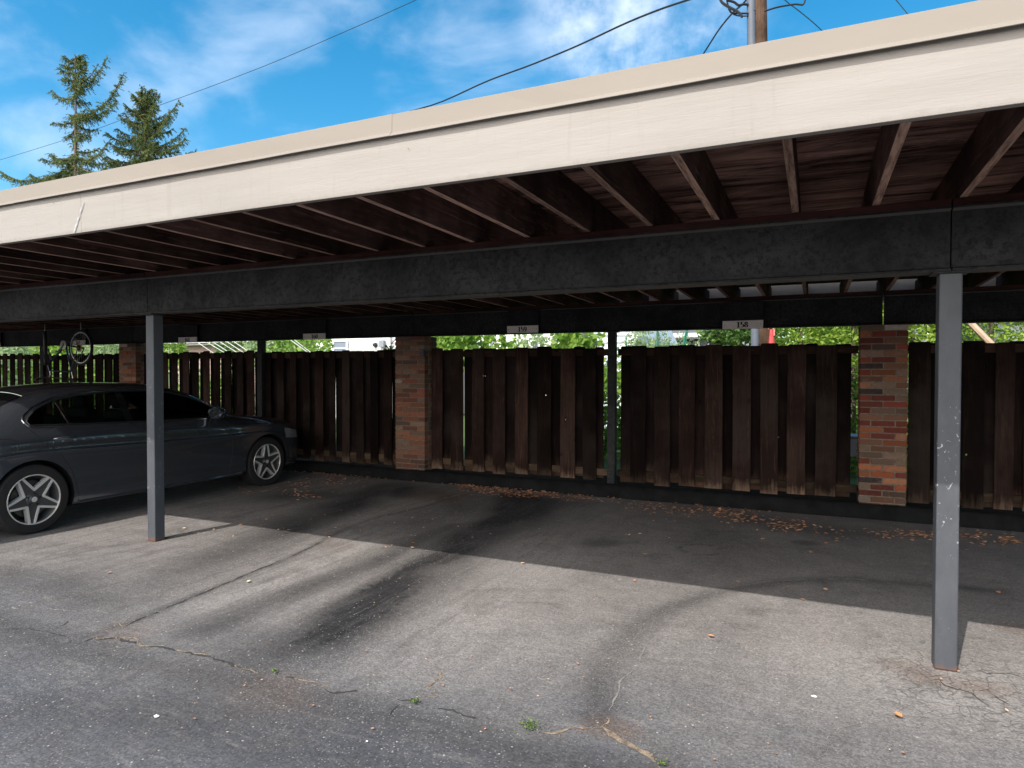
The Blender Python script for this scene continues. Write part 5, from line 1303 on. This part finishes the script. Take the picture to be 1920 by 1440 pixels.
bush('garden_shrub', 'grassy light green plant between the bicycle and the left brick pillar', 'shrub', 205, 655, 11.2, 0.9, 0.55, 2600, 0.22, PALE, 34, droop=.4, aspect=.14)
bush('garden_shrub', 'mixed green shrub seen through the bicycle frame', 'shrub', 118, 655, 11.4, 0.9, 0.6, 1700, 0.15, LEAFY, 35)
bush('garden_shrub', 'tangled pale shrub at the far left edge above the fence', 'shrub', 40, 655, 11.2, 1.3, 0.5, 1500, 0.16, PALE, 36, aspect=.35)
bush('garden_shrub', 'low garden bush behind the fence under sign 161', 'shrub', 390, 760, 11.5, 1.5, 0.9, 2200, 0.15, LEAFY, 37)
bush('garden_shrub', 'low garden bush behind the striped panel at the bicycle', 'shrub', 120, 740, 11.0, 1.8, 0.9, 2600, 0.15, LEAFY, 38)
bush('garden_shrub', 'green ivy tuft at the top of the fence left of the middle pillar', 'shrub', 730, 655, 8.6, 0.10, 0.07, 60, 0.06, LEAFY, 39, z0=1.6)
bush('garden_shrub', 'garden bush behind the fence panel at the far left end', 'shrub', -80, 720, 11.0, 1.8, 0.9, 1500, 0.15, LEAFY, 40)
STK = M('stake_green', (0.03, 0.22, 0.15), 0.5); CANE = M('white_cane', (0.75, 0.74, 0.68), 0.5)
def stick(name, u0, v0, u1, v1, y, r_, mat, label, cat, group=None):
    a = onY(u0, v0, y); b = onY(u1, v1, y); d = (b - a) / (b[2] - a[2]) if abs(b[2] - a[2]) > 1e-6 else b - a
    foot = a + d * (0.06 - a[2]); 
    g = MB(); g.tube([(0, 0, 0), tuple(b - foot)], r_, 8); tag(add(name, g, mat, loc=tuple(foot), sm=True), label, cat, group)
stick('plant_stake', 1174, 660, 1174, 631, 11.3, .012, STK, 'short green plant stake against the white gable', 'stake', 'green plant stakes')
stick('plant_stake', 1233, 660, 1233, 610, 11.2, .016, STK, 'green plant stake standing in the feathery tomato plant', 'stake', 'green plant stakes')
stick('plant_stake', 1281, 650, 1288, 612, 11.8, .016, STK, 'left one of the two crossing green stakes before the beige house', 'stake', 'green plant stakes')
stick('plant_stake', 1285, 650, 1290, 612, 12.0, .016, STK, 'right one of the two crossing green stakes before the beige house', 'stake', 'green plant stakes')
for i, (u0, u1) in enumerate(((422, 372), (432, 384), (446, 398), (458, 412), (470, 426), (400, 356))):
    stick('garden_cane', u0, 662, u1, 632, 11.0 + i * .25, .009, CANE, ('first', 'second', 'third', 'fourth', 'fifth', 'leftmost')[i] + ' thin white cane leaning in the row right of sign 161', 'cane', 'thin white garden canes leaning together')
for i, (u0, u1) in enumerate(((569, 540), (575, 548))):
    stick('garden_cane', u0, 655, u1, 634, 11.2 + i * .3, .008, CANE, ('left', 'right')[i] + ' one of two white canes leaning across the bush near sign 160', 'cane', 'thin white garden canes leaning together')
stick('leaning_pole', 1858, 645, 1812, 598, 11.0, .045, M('tan_timber', (0.66, 0.46, 0.32), 0.7), 'tan wooden pole leaning diagonally above the fence right of the near post', 'pole')

# ------------------------------------------------------------------ utility pole and wires
PY = 13.2
def pole():
    a = onY(1430.5, 640, PY); b = onY(1423, 40, PY); d = (b - a) / (b[2] - a[2]); foot = a + d * (0.05 - a[2]); topz = 9.2; tp = a + d * (topz - a[2])
    t = thing('utility_pole', 'brown wooden utility pole with a grey metal cable guard, rising above the roof', 'utility pole', tuple(foot))
    WD = wood_mat('pole_wood', (0.17, 0.105, 0.07), (0.09, 0.056, 0.04), 2, 0.0, knots=False)
    g = MB(); n = 9
    g.tube([tuple((tp - foot) * k / n) for k in range(n + 1)], [0.17 - 0.03 * k / n for k in range(n + 1)], 20); add('pole_shaft', g, WD, t, sm=True)
    g = MB(); d2 = onY(1407, 300, PY - 0.15) - onY(1424, 300, PY - 0.15)
    sh = Vector((d2[0] * .78, -0.13, 0)); 
    g.tube([Vector(tuple((tp - foot) * k / n)) + sh for k in range(n + 1)], 0.078, 12); add('cable_guard', g, M('guard_grey', (0.12, 0.135, 0.165), 0.6, 0.0, (0.10, 0.115, 0.14), 2), t, sm=True)
    g = MB()
    for z in np.arange(0.8, 9, 0.62):
        c = Vector(tuple((tp - foot) * (z / topz))) + sh + Vector((0.065, -0.055, 0)); g.lathe([(-0.01, 0.001), (-0.01, 0.012), (0, 0.014)], tuple(c), 8)
    add('guard_bolts', g, BLACK, t)
    g = MB(); c = Vector(tuple((tp - foot) * 0.25)) 
    RED = M('red_cover', (0.5, 0.03, 0.03), 0.5, 0, (0.62, 0.12, 0.12), 3)
    b1 = onY(1441, 640, PY - .1) - foot; b2 = onY(1456, 640, PY - .1) - foot; tz = onY(1444, 600, PY)[2] - foot[2]
    for k in range(6):
        z0 = 0.4 + (tz - 0.4) * k / 5
    P = []
    for k in range(12):
        z = 0.8 + (b1[2] + 0.22 - 0.8) * k / 11; w = 0.045 + 0.03 * (1 - max(0, (z - b1[2]) / 0.25)) 
        P.append(((b1[0] + b2[0]) / 2 - 0.02 * k / 11, b1[1], z))
    g.tube(P, [0.075] * 8 + [0.07, 0.06, 0.045, 0.03], 10); ro = add('red_cover', g, RED, t, sm=True)
    g = MB(); q = P[-1]; g.tube([(q[0] + .05, q[1] - .03, q[2] - .12), (q[0] + .05, q[1] - .03, q[2] - .02), (q[0], q[1] - .03, q[2] + .09), (q[0] - .05, q[1] - .02, q[2] + .08), (q[0] - .07, q[1], q[2] - .1)], 0.014, 6); add('strap', g, M('pink_strap', (0.75, 0.3, 0.28), 0.5), t, sm=True)
pole()
WIRE = M('black_cable', (0.012, 0.013, 0.016), 0.5)
def wire(px, y0, y1, r_, label, cat='cable', group='overhead wires', ext=None, wob=0.0):
    n = len(px); P = []
    d = [0]
    for a, b in zip(px[:-1], px[1:]): d.append(d[-1] + math.dist(a, b))
    for (u, v), s_ in zip(px, d): P.append(onY(u, v, y0 + (y1 - y0) * s_ / d[-1]))
    # smooth
    P = np.array(P); T = np.linspace(0, 1, 40); tt = np.array(d) / d[-1]
    Q = catmull(tt, P, T)
    o0 = Q[0].copy(); g = MB(); g.tube([tuple(q - o0) for q in Q], r_, 6); tag(add('overhead_cable', g, WIRE, loc=tuple(o0), sm=True), label, cat, group)
wire([(560, 275), (755, 213), (830, 190), (900, 158), (1000, 120), (1080, 87), (1170, 45), (1250, 13), (1290, 0), (1420, -55)], 22, PY - .2, .022, 'thick black service cable sagging from the top centre down to the roof edge')
wire([(-60, 318), (0, 300), (150, 253), (300, 197), (480, 130), (650, 58), (780, 0), (900, -55)], 20, 16, .009, 'long thin wire crossing the open sky behind the spruces')
wire([(1300, 128), (1318, 102), (1345, 60), (1372, 26), (1395, 5), (1410, -15)], 16, PY - .25, .018, 'short black cable dropping from the pole bundle to the roof edge')
wire([(1433, 21), (1460, 13), (1490, 8), (1505, 9), (1512, -6)], PY - .2, PY - .2, .016, 'black cable loop on the right side of the utility pole')
wire([(1455, -15), (1475, 3), (1500, 22), (1530, 47), (1560, 75)], PY + 2, PY + 6, .012, 'thin wire running down to the right of the utility pole')
wire([(1665, -15), (1680, 0), (1700, 24), (1730, 58)], 14, 18, .010, 'thin wire at the top right above the roof')
wire([(1345, -20), (1352, 2), (1368, 14), (1383, 22), (1392, 32)], PY - .3, PY - .3, .026, 'thick lashed cable bundle to the left of the pole')
wire([(1362, -8), (1366, 15), (1372, 24), (1385, 25), (1403, 25)], PY - .25, PY - .2, .018, 'upper black loop joining the bundle to the pole')
wire([(1366, 14), (1374, 26), (1388, 30), (1403, 30)], PY - .25, PY - .2, .012, 'lower black loop joining the bundle to the pole')
wire([(1362, 0), (1376, 4), (1386, 10), (1395, 8), (1403, 9)], PY - .35, PY - .2, .022, 'short thick spliced cable close to the pole top')

# ------------------------------------------------------------------ spruces
def spruce(name, u, vtop, y, branches, label, seed, trunk_r=0.2, scale=1.0, lean=0.0, vis_v=370):
    topp = onY(u, vtop, y); t = thing('spruce_tree', label, 'tree', (topp[0], y, 0.05), 0, 'spruce trees beyond the roof')
    H = topp[2] - 0.05; rnd_ = random.Random(seed)
    g = MB(); g.tube([(math.sin(k * .7) * .05, 0, H * k / 12) for k in range(13)], [trunk_r * (1 - k / 12.3) + 0.02 for k in range(13)], 10); add('trunk', g, BARK, t, sm=True)
    gb = MB(); PTS = []; SZ = []
    mpp = y / FPX / ray(u, 300)[1] * 1.0
    def limb(p0, p1, r0, sag, dens=1.0, upturn=0.12):
        p0, p1 = Vector(p0), Vector(p1); L_ = (p1 - p0).length; n = max(5, int(L_ / 0.22)); pts = []
        for i in range(n + 1):
            u_ = i / n; p = p0.lerp(p1, u_); p.z += -sag * math.sin(math.pi * u_) * L_ + upturn * L_ * max(0, u_ - .7) ** 2 * 4
            pts.append(p)
        gb.tube(pts, [r0 * (1 - i / (n + 1)) + 0.008 for i in range(n + 1)], 5, False)
        side_ = Vector((-(p1 - p0).y, (p1 - p0).x, 0)); side_ = side_.normalized() if side_.length > 1e-3 else Vector((0, 1, 0))
        for i in range(1, n + 1):
            for _ in range(max(1, int(6 * dens))):
                q = pts[i].lerp(pts[i - 1], rnd_.random()); l = rnd_.uniform(0.18, 0.55) * (1.15 - 0.5 * i / n) * scale
                d = (side_ * rnd_.choice((-1, 1)) * rnd_.uniform(0.1, 1) + (p1 - p0).normalized() * rnd_.uniform(0.0, .8) + Vector((0, 0, rnd_.uniform(-1.3, 0.25)))).normalized()
                m_ = int(l / 0.035)
                for k in range(m_):
                    w = q + d * l * k / m_ + Vector((0, 0, -0.22 * l * (k / m_) ** 2))
                    PTS.append((w.x, w.y, w.z)); SZ.append(rnd_.uniform(0.08, 0.16))
                    PTS.append((w.x + rnd_.gauss(0, .02), w.y + rnd_.gauss(0, .02), w.z + rnd_.gauss(0, .02))); SZ.append(rnd_.uniform(0.06, 0.11))
    for b in branches:
        (h0, du, dv, dy, sag, dens) = b
        zc = H - h0 * mpp
        limb((0, 0, zc), (du * mpp * 1.55, dy, zc + dv * mpp), 0.035 * scale, sag, dens * 1.35)
    P = np.array(PTS); add('foliage', foliage_mesh(P, 0.1, seed, 0.15, 0.28, 0.2, sizes=np.array(SZ)), SPR, t); add('branch', gb, BARK, t)
B1 = []
r1 = random.Random(5)
for h0, dus in ((6, (8, -8)), (14, (10, -10)), (22, (12, -12)), (34, (16, -15)), (46, (24, -17)), (58, (22, -12))):
    for du in dus: B1.append((h0, du + r1.uniform(-3, 3), r1.uniform(2, 10), r1.uniform(-.4, .4), 0.05, 1.1))
B1 += [(68, 54, 48, .2, 0.10, 1.0), (60, 40, 30, .1, 0.08, 0.9), (78, -42, 22, -.1, 0.12, 0.9), (74, 26, 4, -.4, 0.1, 1.1), (70, -16, -6, .5, 0.1, 0.8), (84, 14, -2, .4, .1, .8),
       (112, 96, 42, -.2, 0.14, 1.5), (112, 60, 16, .5, 0.12, 1.4), (116, 40, -4, -.6, 0.1, 1.2), (108, -20, 2, .3, 0.1, .9), (120, -24, -6, -.5, 0.12, 1.2), (128, 24, -10, .5, .1, 1.2), (134, -22, -12, .2, .1, 1.1),
       (138, 20, -12, .2, .1, 1.1), (148, 28, -14, -.5, .12, .9), (150, -20, -12, .5, .1, .8),
       (182, -60, 12, .3, .12, 1.3), (190, 70, 6, -.3, .12, 1.2), (186, -36, -8, -.8, .12, 1.2), (190, 50, -8, .8, .1, 1.3), (196, -100, -10, .2, .1, 1.3), (200, -135, -2, -.5, .1, 1.2), (205, -150, -24, .4, .1, 1.2), (205, 60, -16, 0, .1, 1.2), (212, -70, -20, .6, .1, 1.2), (215, 85, -22, .5, .1, 1.2), (222, -120, -32, -.6, .1, 1.1), (176, 30, 0, .4, .1, 1.0), (178, -28, 0, .6, .1, 1.0)]
for k in range(44):
    h = 232 + k * 14; a = r1.uniform(0, 6.28); l = 110 + k * 2.5
    B1.append((h, math.cos(a) * l, -20, math.sin(a) * 2.4, .1, .5))
spruce('spruce', 140, 104, 22, B1, 'tall thin spruce with sparse drooping branches at the upper left', 51, 0.16)
B2 = []
r2 = random.Random(9)
for k in range(66):
    h = 8 + k * 3.1; l = 10 + h * 0.52; a = k * 2.4 + r2.uniform(-.3, .3)
    up_ = 8 + 0.2 * l if h < 90 else 4
    B2.append((h + 4, math.cos(a) * l * r2.uniform(.75, 1.2), up_ + r2.uniform(-6, 8), math.sin(a) * l * 0.019, .08, 1.15))
B2 += [(52, 22, 36, 0, .05, 1), (80, 54, 42, .2, .08, 1.3), (110, 62, 22, .3, .1, 1.3), (150, 68, 10, .1, .1, 1.3), (66, -44, 32, .2, .1, 1.1), (96, -62, 22, -.3, .1, 1.3), (128, -84, 12, .3, .1, 1.3), (150, -60, -4, .6, .1, 1.2)]
for k in range(50):
    h = 215 + k * 12; a = r2.uniform(0, 6.28); l = 115 + k * 2.2
    B2.append((h, math.cos(a) * l, -20, math.sin(a) * 2.6, .1, .5))
spruce('spruce', 271, 166, 24, B2, 'bushy spruce to the right of the thin one, above the roof edge', 52, 0.17)

# ------------------------------------------------------------------ houses beyond the fence
def siding_mat(name, c, pitch=0.2):
    t = NT(name); sx = t.n('ShaderNodeSeparateXYZ'); t.l(t.tc.outputs['Object'], sx.inputs[0])
    fr = t.math('FRACT', t.math('DIVIDE', sx.outputs[2], pitch))
    t.set(Base_Color=t.mix(t.rng(t.noise(3, 4, .6), .35, .65, 0, .3), c, tuple(x * .85 for x in c)), Roughness=0.6)
    t.bump(fr, 0.9, 0.03); return t.m
def siding_wall(x0, x1, y, z0, z1, pitch, yk):
    """real lapped boards: each course leans out towards its lower edge"""
    g = MB(); n = max(1, int((z1 - z0) / pitch))
    for k in range(n):
        a = z0 + k * pitch; b = a + pitch
        g.v += [(x0, y - 0.022, a), (x1, y - 0.022, a), (x1, y - 0.004, b), (x0, y - 0.004, b), (x0, y - 0.0045, a), (x1, y - 0.0045, a)]
        o = len(g.v) - 6; g.f += [(o, o + 1, o + 2, o + 3), (o, o + 4, o + 5, o + 1)]
    g.box(x0, x1, y, yk, z0, z1); return g
WHITE = M('white_siding', (0.80, 0.80, 0.79), 0.6, 0, (0.74, 0.74, 0.73), 1.5); BEIGE = M('beige_siding', (0.52, 0.44, 0.37), 0.7, 0, (0.48, 0.40, 0.34), 2)
TRIM = M('white_trim', (0.82, 0.82, 0.82), 0.5); SHING = M('roof_shingle', (0.17, 0.165, 0.16), 0.9, 0, (0.10, 0.10, 0.10), 8, (1, 3, 1)); GREYW = M('window_grey', (0.08, 0.10, 0.12), 0.1, spec=0.8)
SHUT = M('dark_shutter', (0.03, 0.03, 0.035), 0.6); HBRICK = M('house_brick', (0.34, 0.13, 0.09), 0.9, 0, (0.22, 0.08, 0.06), 9, (1, 1, 4))
def house(label, x0, x1, y, eave, wall, depth=8, roof=True, rise=1.6, pitch=0.2, wall_name='wall', gutter=True):
    t = thing('house', label, 'house', ((x0 + x1) / 2, y, 0.05)); cx = (x0 + x1) / 2
    add(wall_name, siding_wall(x0 - cx, x1 - cx, 0, 0, eave - .05, pitch, depth), wall, t)
    rf = None
    if roof:
        g = MB(); e = eave - .05
        g.v = [(x0 - cx - .4, -.45, e), (x1 - cx + .4, -.45, e), (x1 - cx + .4, depth / 2, e + rise), (x0 - cx - .4, depth / 2, e + rise), (x1 - cx + .4, depth + .45, e), (x0 - cx - .4, depth + .45, e)]
        g.v += [(p[0], p[1], p[2] + 0.12) for p in g.v]
        g.f = [(0, 1, 2, 3), (3, 2, 4, 5), (6, 9, 8, 7), (9, 11, 10, 8), (0, 6, 7, 1), (5, 4, 10, 11), (0, 3, 9, 6), (3, 5, 11, 9), (1, 7, 8, 2), (2, 8, 10, 4)]
        rf = add('roof', g, SHING, t)
        g = MB(); g.prism([(0.02, e), (depth / 2, e + rise - 0.02), (depth - .02, e)], x0 - cx + .02, x1 - cx - .02, 'x'); add('gable', g, wall, t)
        if gutter: g = MB(); g.box(x0 - cx - .42, x1 - cx + .42, -.58, -.455, e - .10, e + .13); add('gutter', g, TRIM, t, bevel=.02)
        g = MB(); g.box(x0 - cx - .38, x1 - cx + .38, -.44, -.03, e - .16, e - .12); add('soffit', g, TRIM, t)
    return t, cx
def window(t, cx, xa, xb, za, zb, shutters=False, y=0.0, glassm=GREYW, mull=1):
    g = MB(); w = 0.07
    g.box(xa - cx - w, xb - cx + w, y - .07, y - .028, zb, zb + w); g.box(xa - cx - w, xb - cx + w, y - .07, y - .028, za - w, za)
    g.box(xa - cx - w, xa - cx, y - .07, y - .028, za + .001, zb - .001); g.box(xb - cx, xb - cx + w, y - .07, y - .028, za + .001, zb - .001)
    g.box(xa - cx + .001, xb - cx - .001, y - .06, y - .03, (za + zb) / 2 - .02, (za + zb) / 2 + .02)
    f = add('window', g, TRIM, t); g = MB(); g.box(xa - cx, xb - cx, y - .045, y - .025, za, zb); add('pane', g, glassm, f)
    if shutters:
        for a, b in ((xa - .42, xa - w - .02), (xb + w + .02, xb + .42)):
            g = MB(); g.box(a - cx, b - cx, y - .06, y - .028, za - .05, zb + .05); add('shutter', g, SHUT, t)
# white clapboard house behind the fence under sign 160
yh = 17.0; X_ = lambda u, y: float(onY(u, 645, y)[0]); Z_ = lambda v, y, u=700: float(onY(u, v, y)[2])
t, cx = house('white clapboard house above the fence between sign 160 and the middle brick pillar', X_(592, yh), X_(760, yh), yh, 5.0, WHITE, pitch=0.2)
window(t, cx, X_(629, yh), X_(651, yh), Z_(668, yh, 640), Z_(644, yh, 640), glassm=M('blind_grey', (0.22, 0.26, 0.32), 0.4, 0, (0.18, 0.21, 0.27), 2, (.1, .1, 12)))
g = MB(); a = onY(719, 641, yh); g.box(a[0] - cx - .10, a[0] - cx + .10, -.14, -.03, a[2] - .22, a[2] + .0); add('meter_box', g, M('meter_grey', (.3, .32, .35), .5), t, bevel=.01)
g = MB(); a = onY(705, 647, yh); g.lathe([(-.12, .001), (-.12, .05), (-.03, .08)], (a[0] - cx, 0, a[2] - .05), 12); add('wall_lamp', g, SHUT, t)
g = MB(); a = onY(736, 640, yh); g.tube([(a[0] - cx, -.08, 4.5), (a[0] - cx, -.08, 2.2), (a[0] - cx, -.1, 1.2)], .02, 6); g.tube([(a[0] - cx + .25, -.08, a[2] + .1), (a[0] - cx, -.08, a[2] - .15)], .015, 6); add('conduit', g, SHUT, t)
# white house with pale porch behind the vines
yh = 20.0
t, cx = house('white house mostly hidden behind the vines below sign 159', X_(880, yh), X_(1052, yh), yh, 5.0, WHITE, pitch=0.22)
window(t, cx, X_(921, yh), X_(927, yh), 1.0, 2.9, glassm=M('porch_blue', (.3, .36, .42), .4))
window(t, cx, X_(1000, yh), X_(1010, yh), 1.2, 2.6)
# red brick corner and white gable either side of the thin steel post
yh = 19.0
t, cx = house('red brick house corner just left of the thin steel post', X_(1103, yh), X_(1134, yh), yh, 5.0, HBRICK, pitch=0.0762, roof=True)
yh = 17.0; t = thing('garden_shed', 'pale blue white sided shed gable right of the thin steel post', 'shed', (X_(1160, yh), yh, 0.05)); cx = X_(1160, yh)
xl, xr = X_(1120, yh) - cx, X_(1192, yh) - cx; z1 = Z_(645, yh, 1190) + .10; apex = 4.2
PB = M('pale_siding', (0.70, 0.74, 0.78), 0.6, 0, (0.64, 0.68, 0.72), 2)
add('wall', siding_wall(xl, xr, 0, 0, z1, 0.19, 5), PB, t)
g = MB(); g.prism([(xl - .3, z1), (xr, z1), ((xl + xr) / 2 - .3, apex)], 0.002, 5, 'y'); add('gable', g, PB, t)
g = MB(); 
for (pa, pb) in (((xl - .5, z1 - .1), ((xl + xr) / 2 - .3, apex + .05)), (((xl + xr) / 2 - .3, apex + .05), (xr + .12, z1 - .1))):
    g.prism([pa, pb, (pb[0], pb[1] + .14), (pa[0], pa[1] + .14)], -.25, 5.2, 'y')
add('roof', g, TRIM, t)
g = MB()
for k in range(5):
    z = z1 - .3 + k * .19; g.box(xl, xr - .02 - max(0, k - 1) * .2, -.035, -.024, z, z + .018)
add('siding_lap', g, M('lap_grey', (.30, .33, .37), .7), t)
# beige ranch house with shutters, farther off
yh = 36.0; eave = Z_(630, yh, 1300)
t, cx = house('beige bungalow with dark shutters far beyond the fence, left of sign 158', X_(1205, yh), X_(1352, yh), yh, eave, BEIGE, rise=1.5, pitch=0.25)
for ua, ub in ((1270, 1281), (1312, 1327)):
    window(t, cx, X_(ua, yh), X_(ub, yh), eave - 1.65, eave - .28, True)
# grey picket fence in front of it
g0 = thing('picket_fence', 'grey weathered picket fence left of the utility pole', 'fence', (X_(1378, 24), 24, 0.05)); cx = X_(1378, 24)
GP = M('grey_picket', (0.28, 0.30, 0.34), 0.8, 0, (0.20, 0.21, 0.24), 3)
for k in range(16):
    x = X_(1340, 24) + k * 0.115; g = MB(); zt = Z_(632.5, 24, 1380) - .05 + .02 * math.sin(k); g.box(x - cx, x - cx + .09, 0, .02, 0, zt - .06); g.prism([(x - cx, zt - .0605), (x - cx + .09, zt - .0605), (x - cx + .045, zt)], 0, .02, 'y'); add('picket', g, GP, g0)
g = MB(); g.box(X_(1338, 24) - cx, X_(1338, 24) - cx + 1.95, .021, .06, 1.6, 1.7); add('rail', g, GP, g0)
g = MB(); g.box(0, .45, 0, .45, 0, Z_(633, 20, 1343) - .05); tag(add('garden_bin', g, M('bin_dark', (.03, .025, .03), .6), loc=(X_(1339, 20), 20, .05), bevel=.03), 'dark square garden bin left of the grey picket fence', 'bin')
# brownish house at left with white gutter
yh = 18.0; eave = Z_(640, yh, 380)
t, cx = house('pinkish brown house with a white gutter behind the white canes, at sign 161', X_(335, yh), X_(500, yh), yh, eave, M('pink_siding', (.42, .31, .27), .8, 0, (.36, .26, .23), 3), rise=1.3, pitch=.2)
# grey house at the right edge
yh = 22.0
t, cx = house('pale grey house at the far right edge above the fence', X_(1888, yh), X_(2150, yh), yh, 3.1, M('grey_siding', (.55, .56, .58), .7, 0, (.5, .5, .52), 2), rise=1.6)
yh = 24.0
t, cx = house('white house wall glimpsed between the shrubs beside the near post', X_(1738, yh), X_(1800, yh), yh, 6.0, WHITE, rise=1.6)
# pale blue bench cushion seen in the gap beside the brick pillar
a = onY(1596, 825, 9.0); g = MB(); g.box(-.10, .10, 0, .35, 0, .03); g.box(-.10, .10, .0, .04, -.22, -.002)
tag(add('garden_table', g, M('pale_plastic', (.55, .62, .72), .4), loc=(a[0], 9.0, a[2] + .02), bevel=.006), 'pale blue plastic table edge in the gap left of the red brick pillar', 'table')
# belt of trees on the horizon behind the gardens
def far_tree(x, y, h, r_, mat, seed, label):
    t = thing('garden_tree', label, 'tree', (x, y, .05), 0, 'broad garden trees far behind the houses')
    r = np.random.default_rng(seed); n = 5200; d = r.normal(size=(n, 3)); d /= np.linalg.norm(d, axis=1)[:, None]; rr = r.random(n) ** .4
    lump = np.array([mnoise.noise(Vector((q[0] * 2.2 + seed, q[1] * 2.2, q[2] * 2.2))) for q in d]); P = d * (rr * (1 + .5 * lump))[:, None] * [r_, r_, h * .38]; P[:, 2] += h * .6
    add('crown', foliage_mesh(P, .3, seed, .1, .7, .5), mat, t); g = MB(); g.tube([(0, 0, 0), (.1, 0, h * .3), (0, .1, h * .7)], [.2, .16, .05], 8)
    for k in range(5): a = k * 1.3; g.tube([(0, 0, h * .35), (math.cos(a) * r_ * .6, math.sin(a) * r_ * .6, h * .65)], [.09, .03], 6)
    add('trunk', g, BARK, t)
for i, (u, y, h, r_, mt, lab) in enumerate(((-60, 26, 5.5, 3.0, DARKG, 'dark tree behind the left end of the fence, beyond the bicycle'), (60, 30, 5.5, 2.6, LEAFY, 'mid green tree behind the hanging bicycle'), (240, 28, 5.0, 2.2, DARKG, 'dark tree behind the left brick pillar'),
        (545, 27, 5.2, 2.2, LEAFY, 'green tree left of the white clapboard house'), (840, 30, 5.4, 2.4, LEAFY, 'green tree behind the vines right of the middle pillar'), (1200, 45, 5.0, 2.6, DARKG, 'dark distant tree above the tomato plant'), (1375, 40, 6.0, 2.6, DARKG, 'dark tree left of the utility pole, behind the picket fence'),
        (1640, 30, 5.0, 2.4, DARKG, 'dark tree behind the red brick pillar'))):
    far_tree(X_(u, y), y, h, r_, mt, 70 + i, lab)
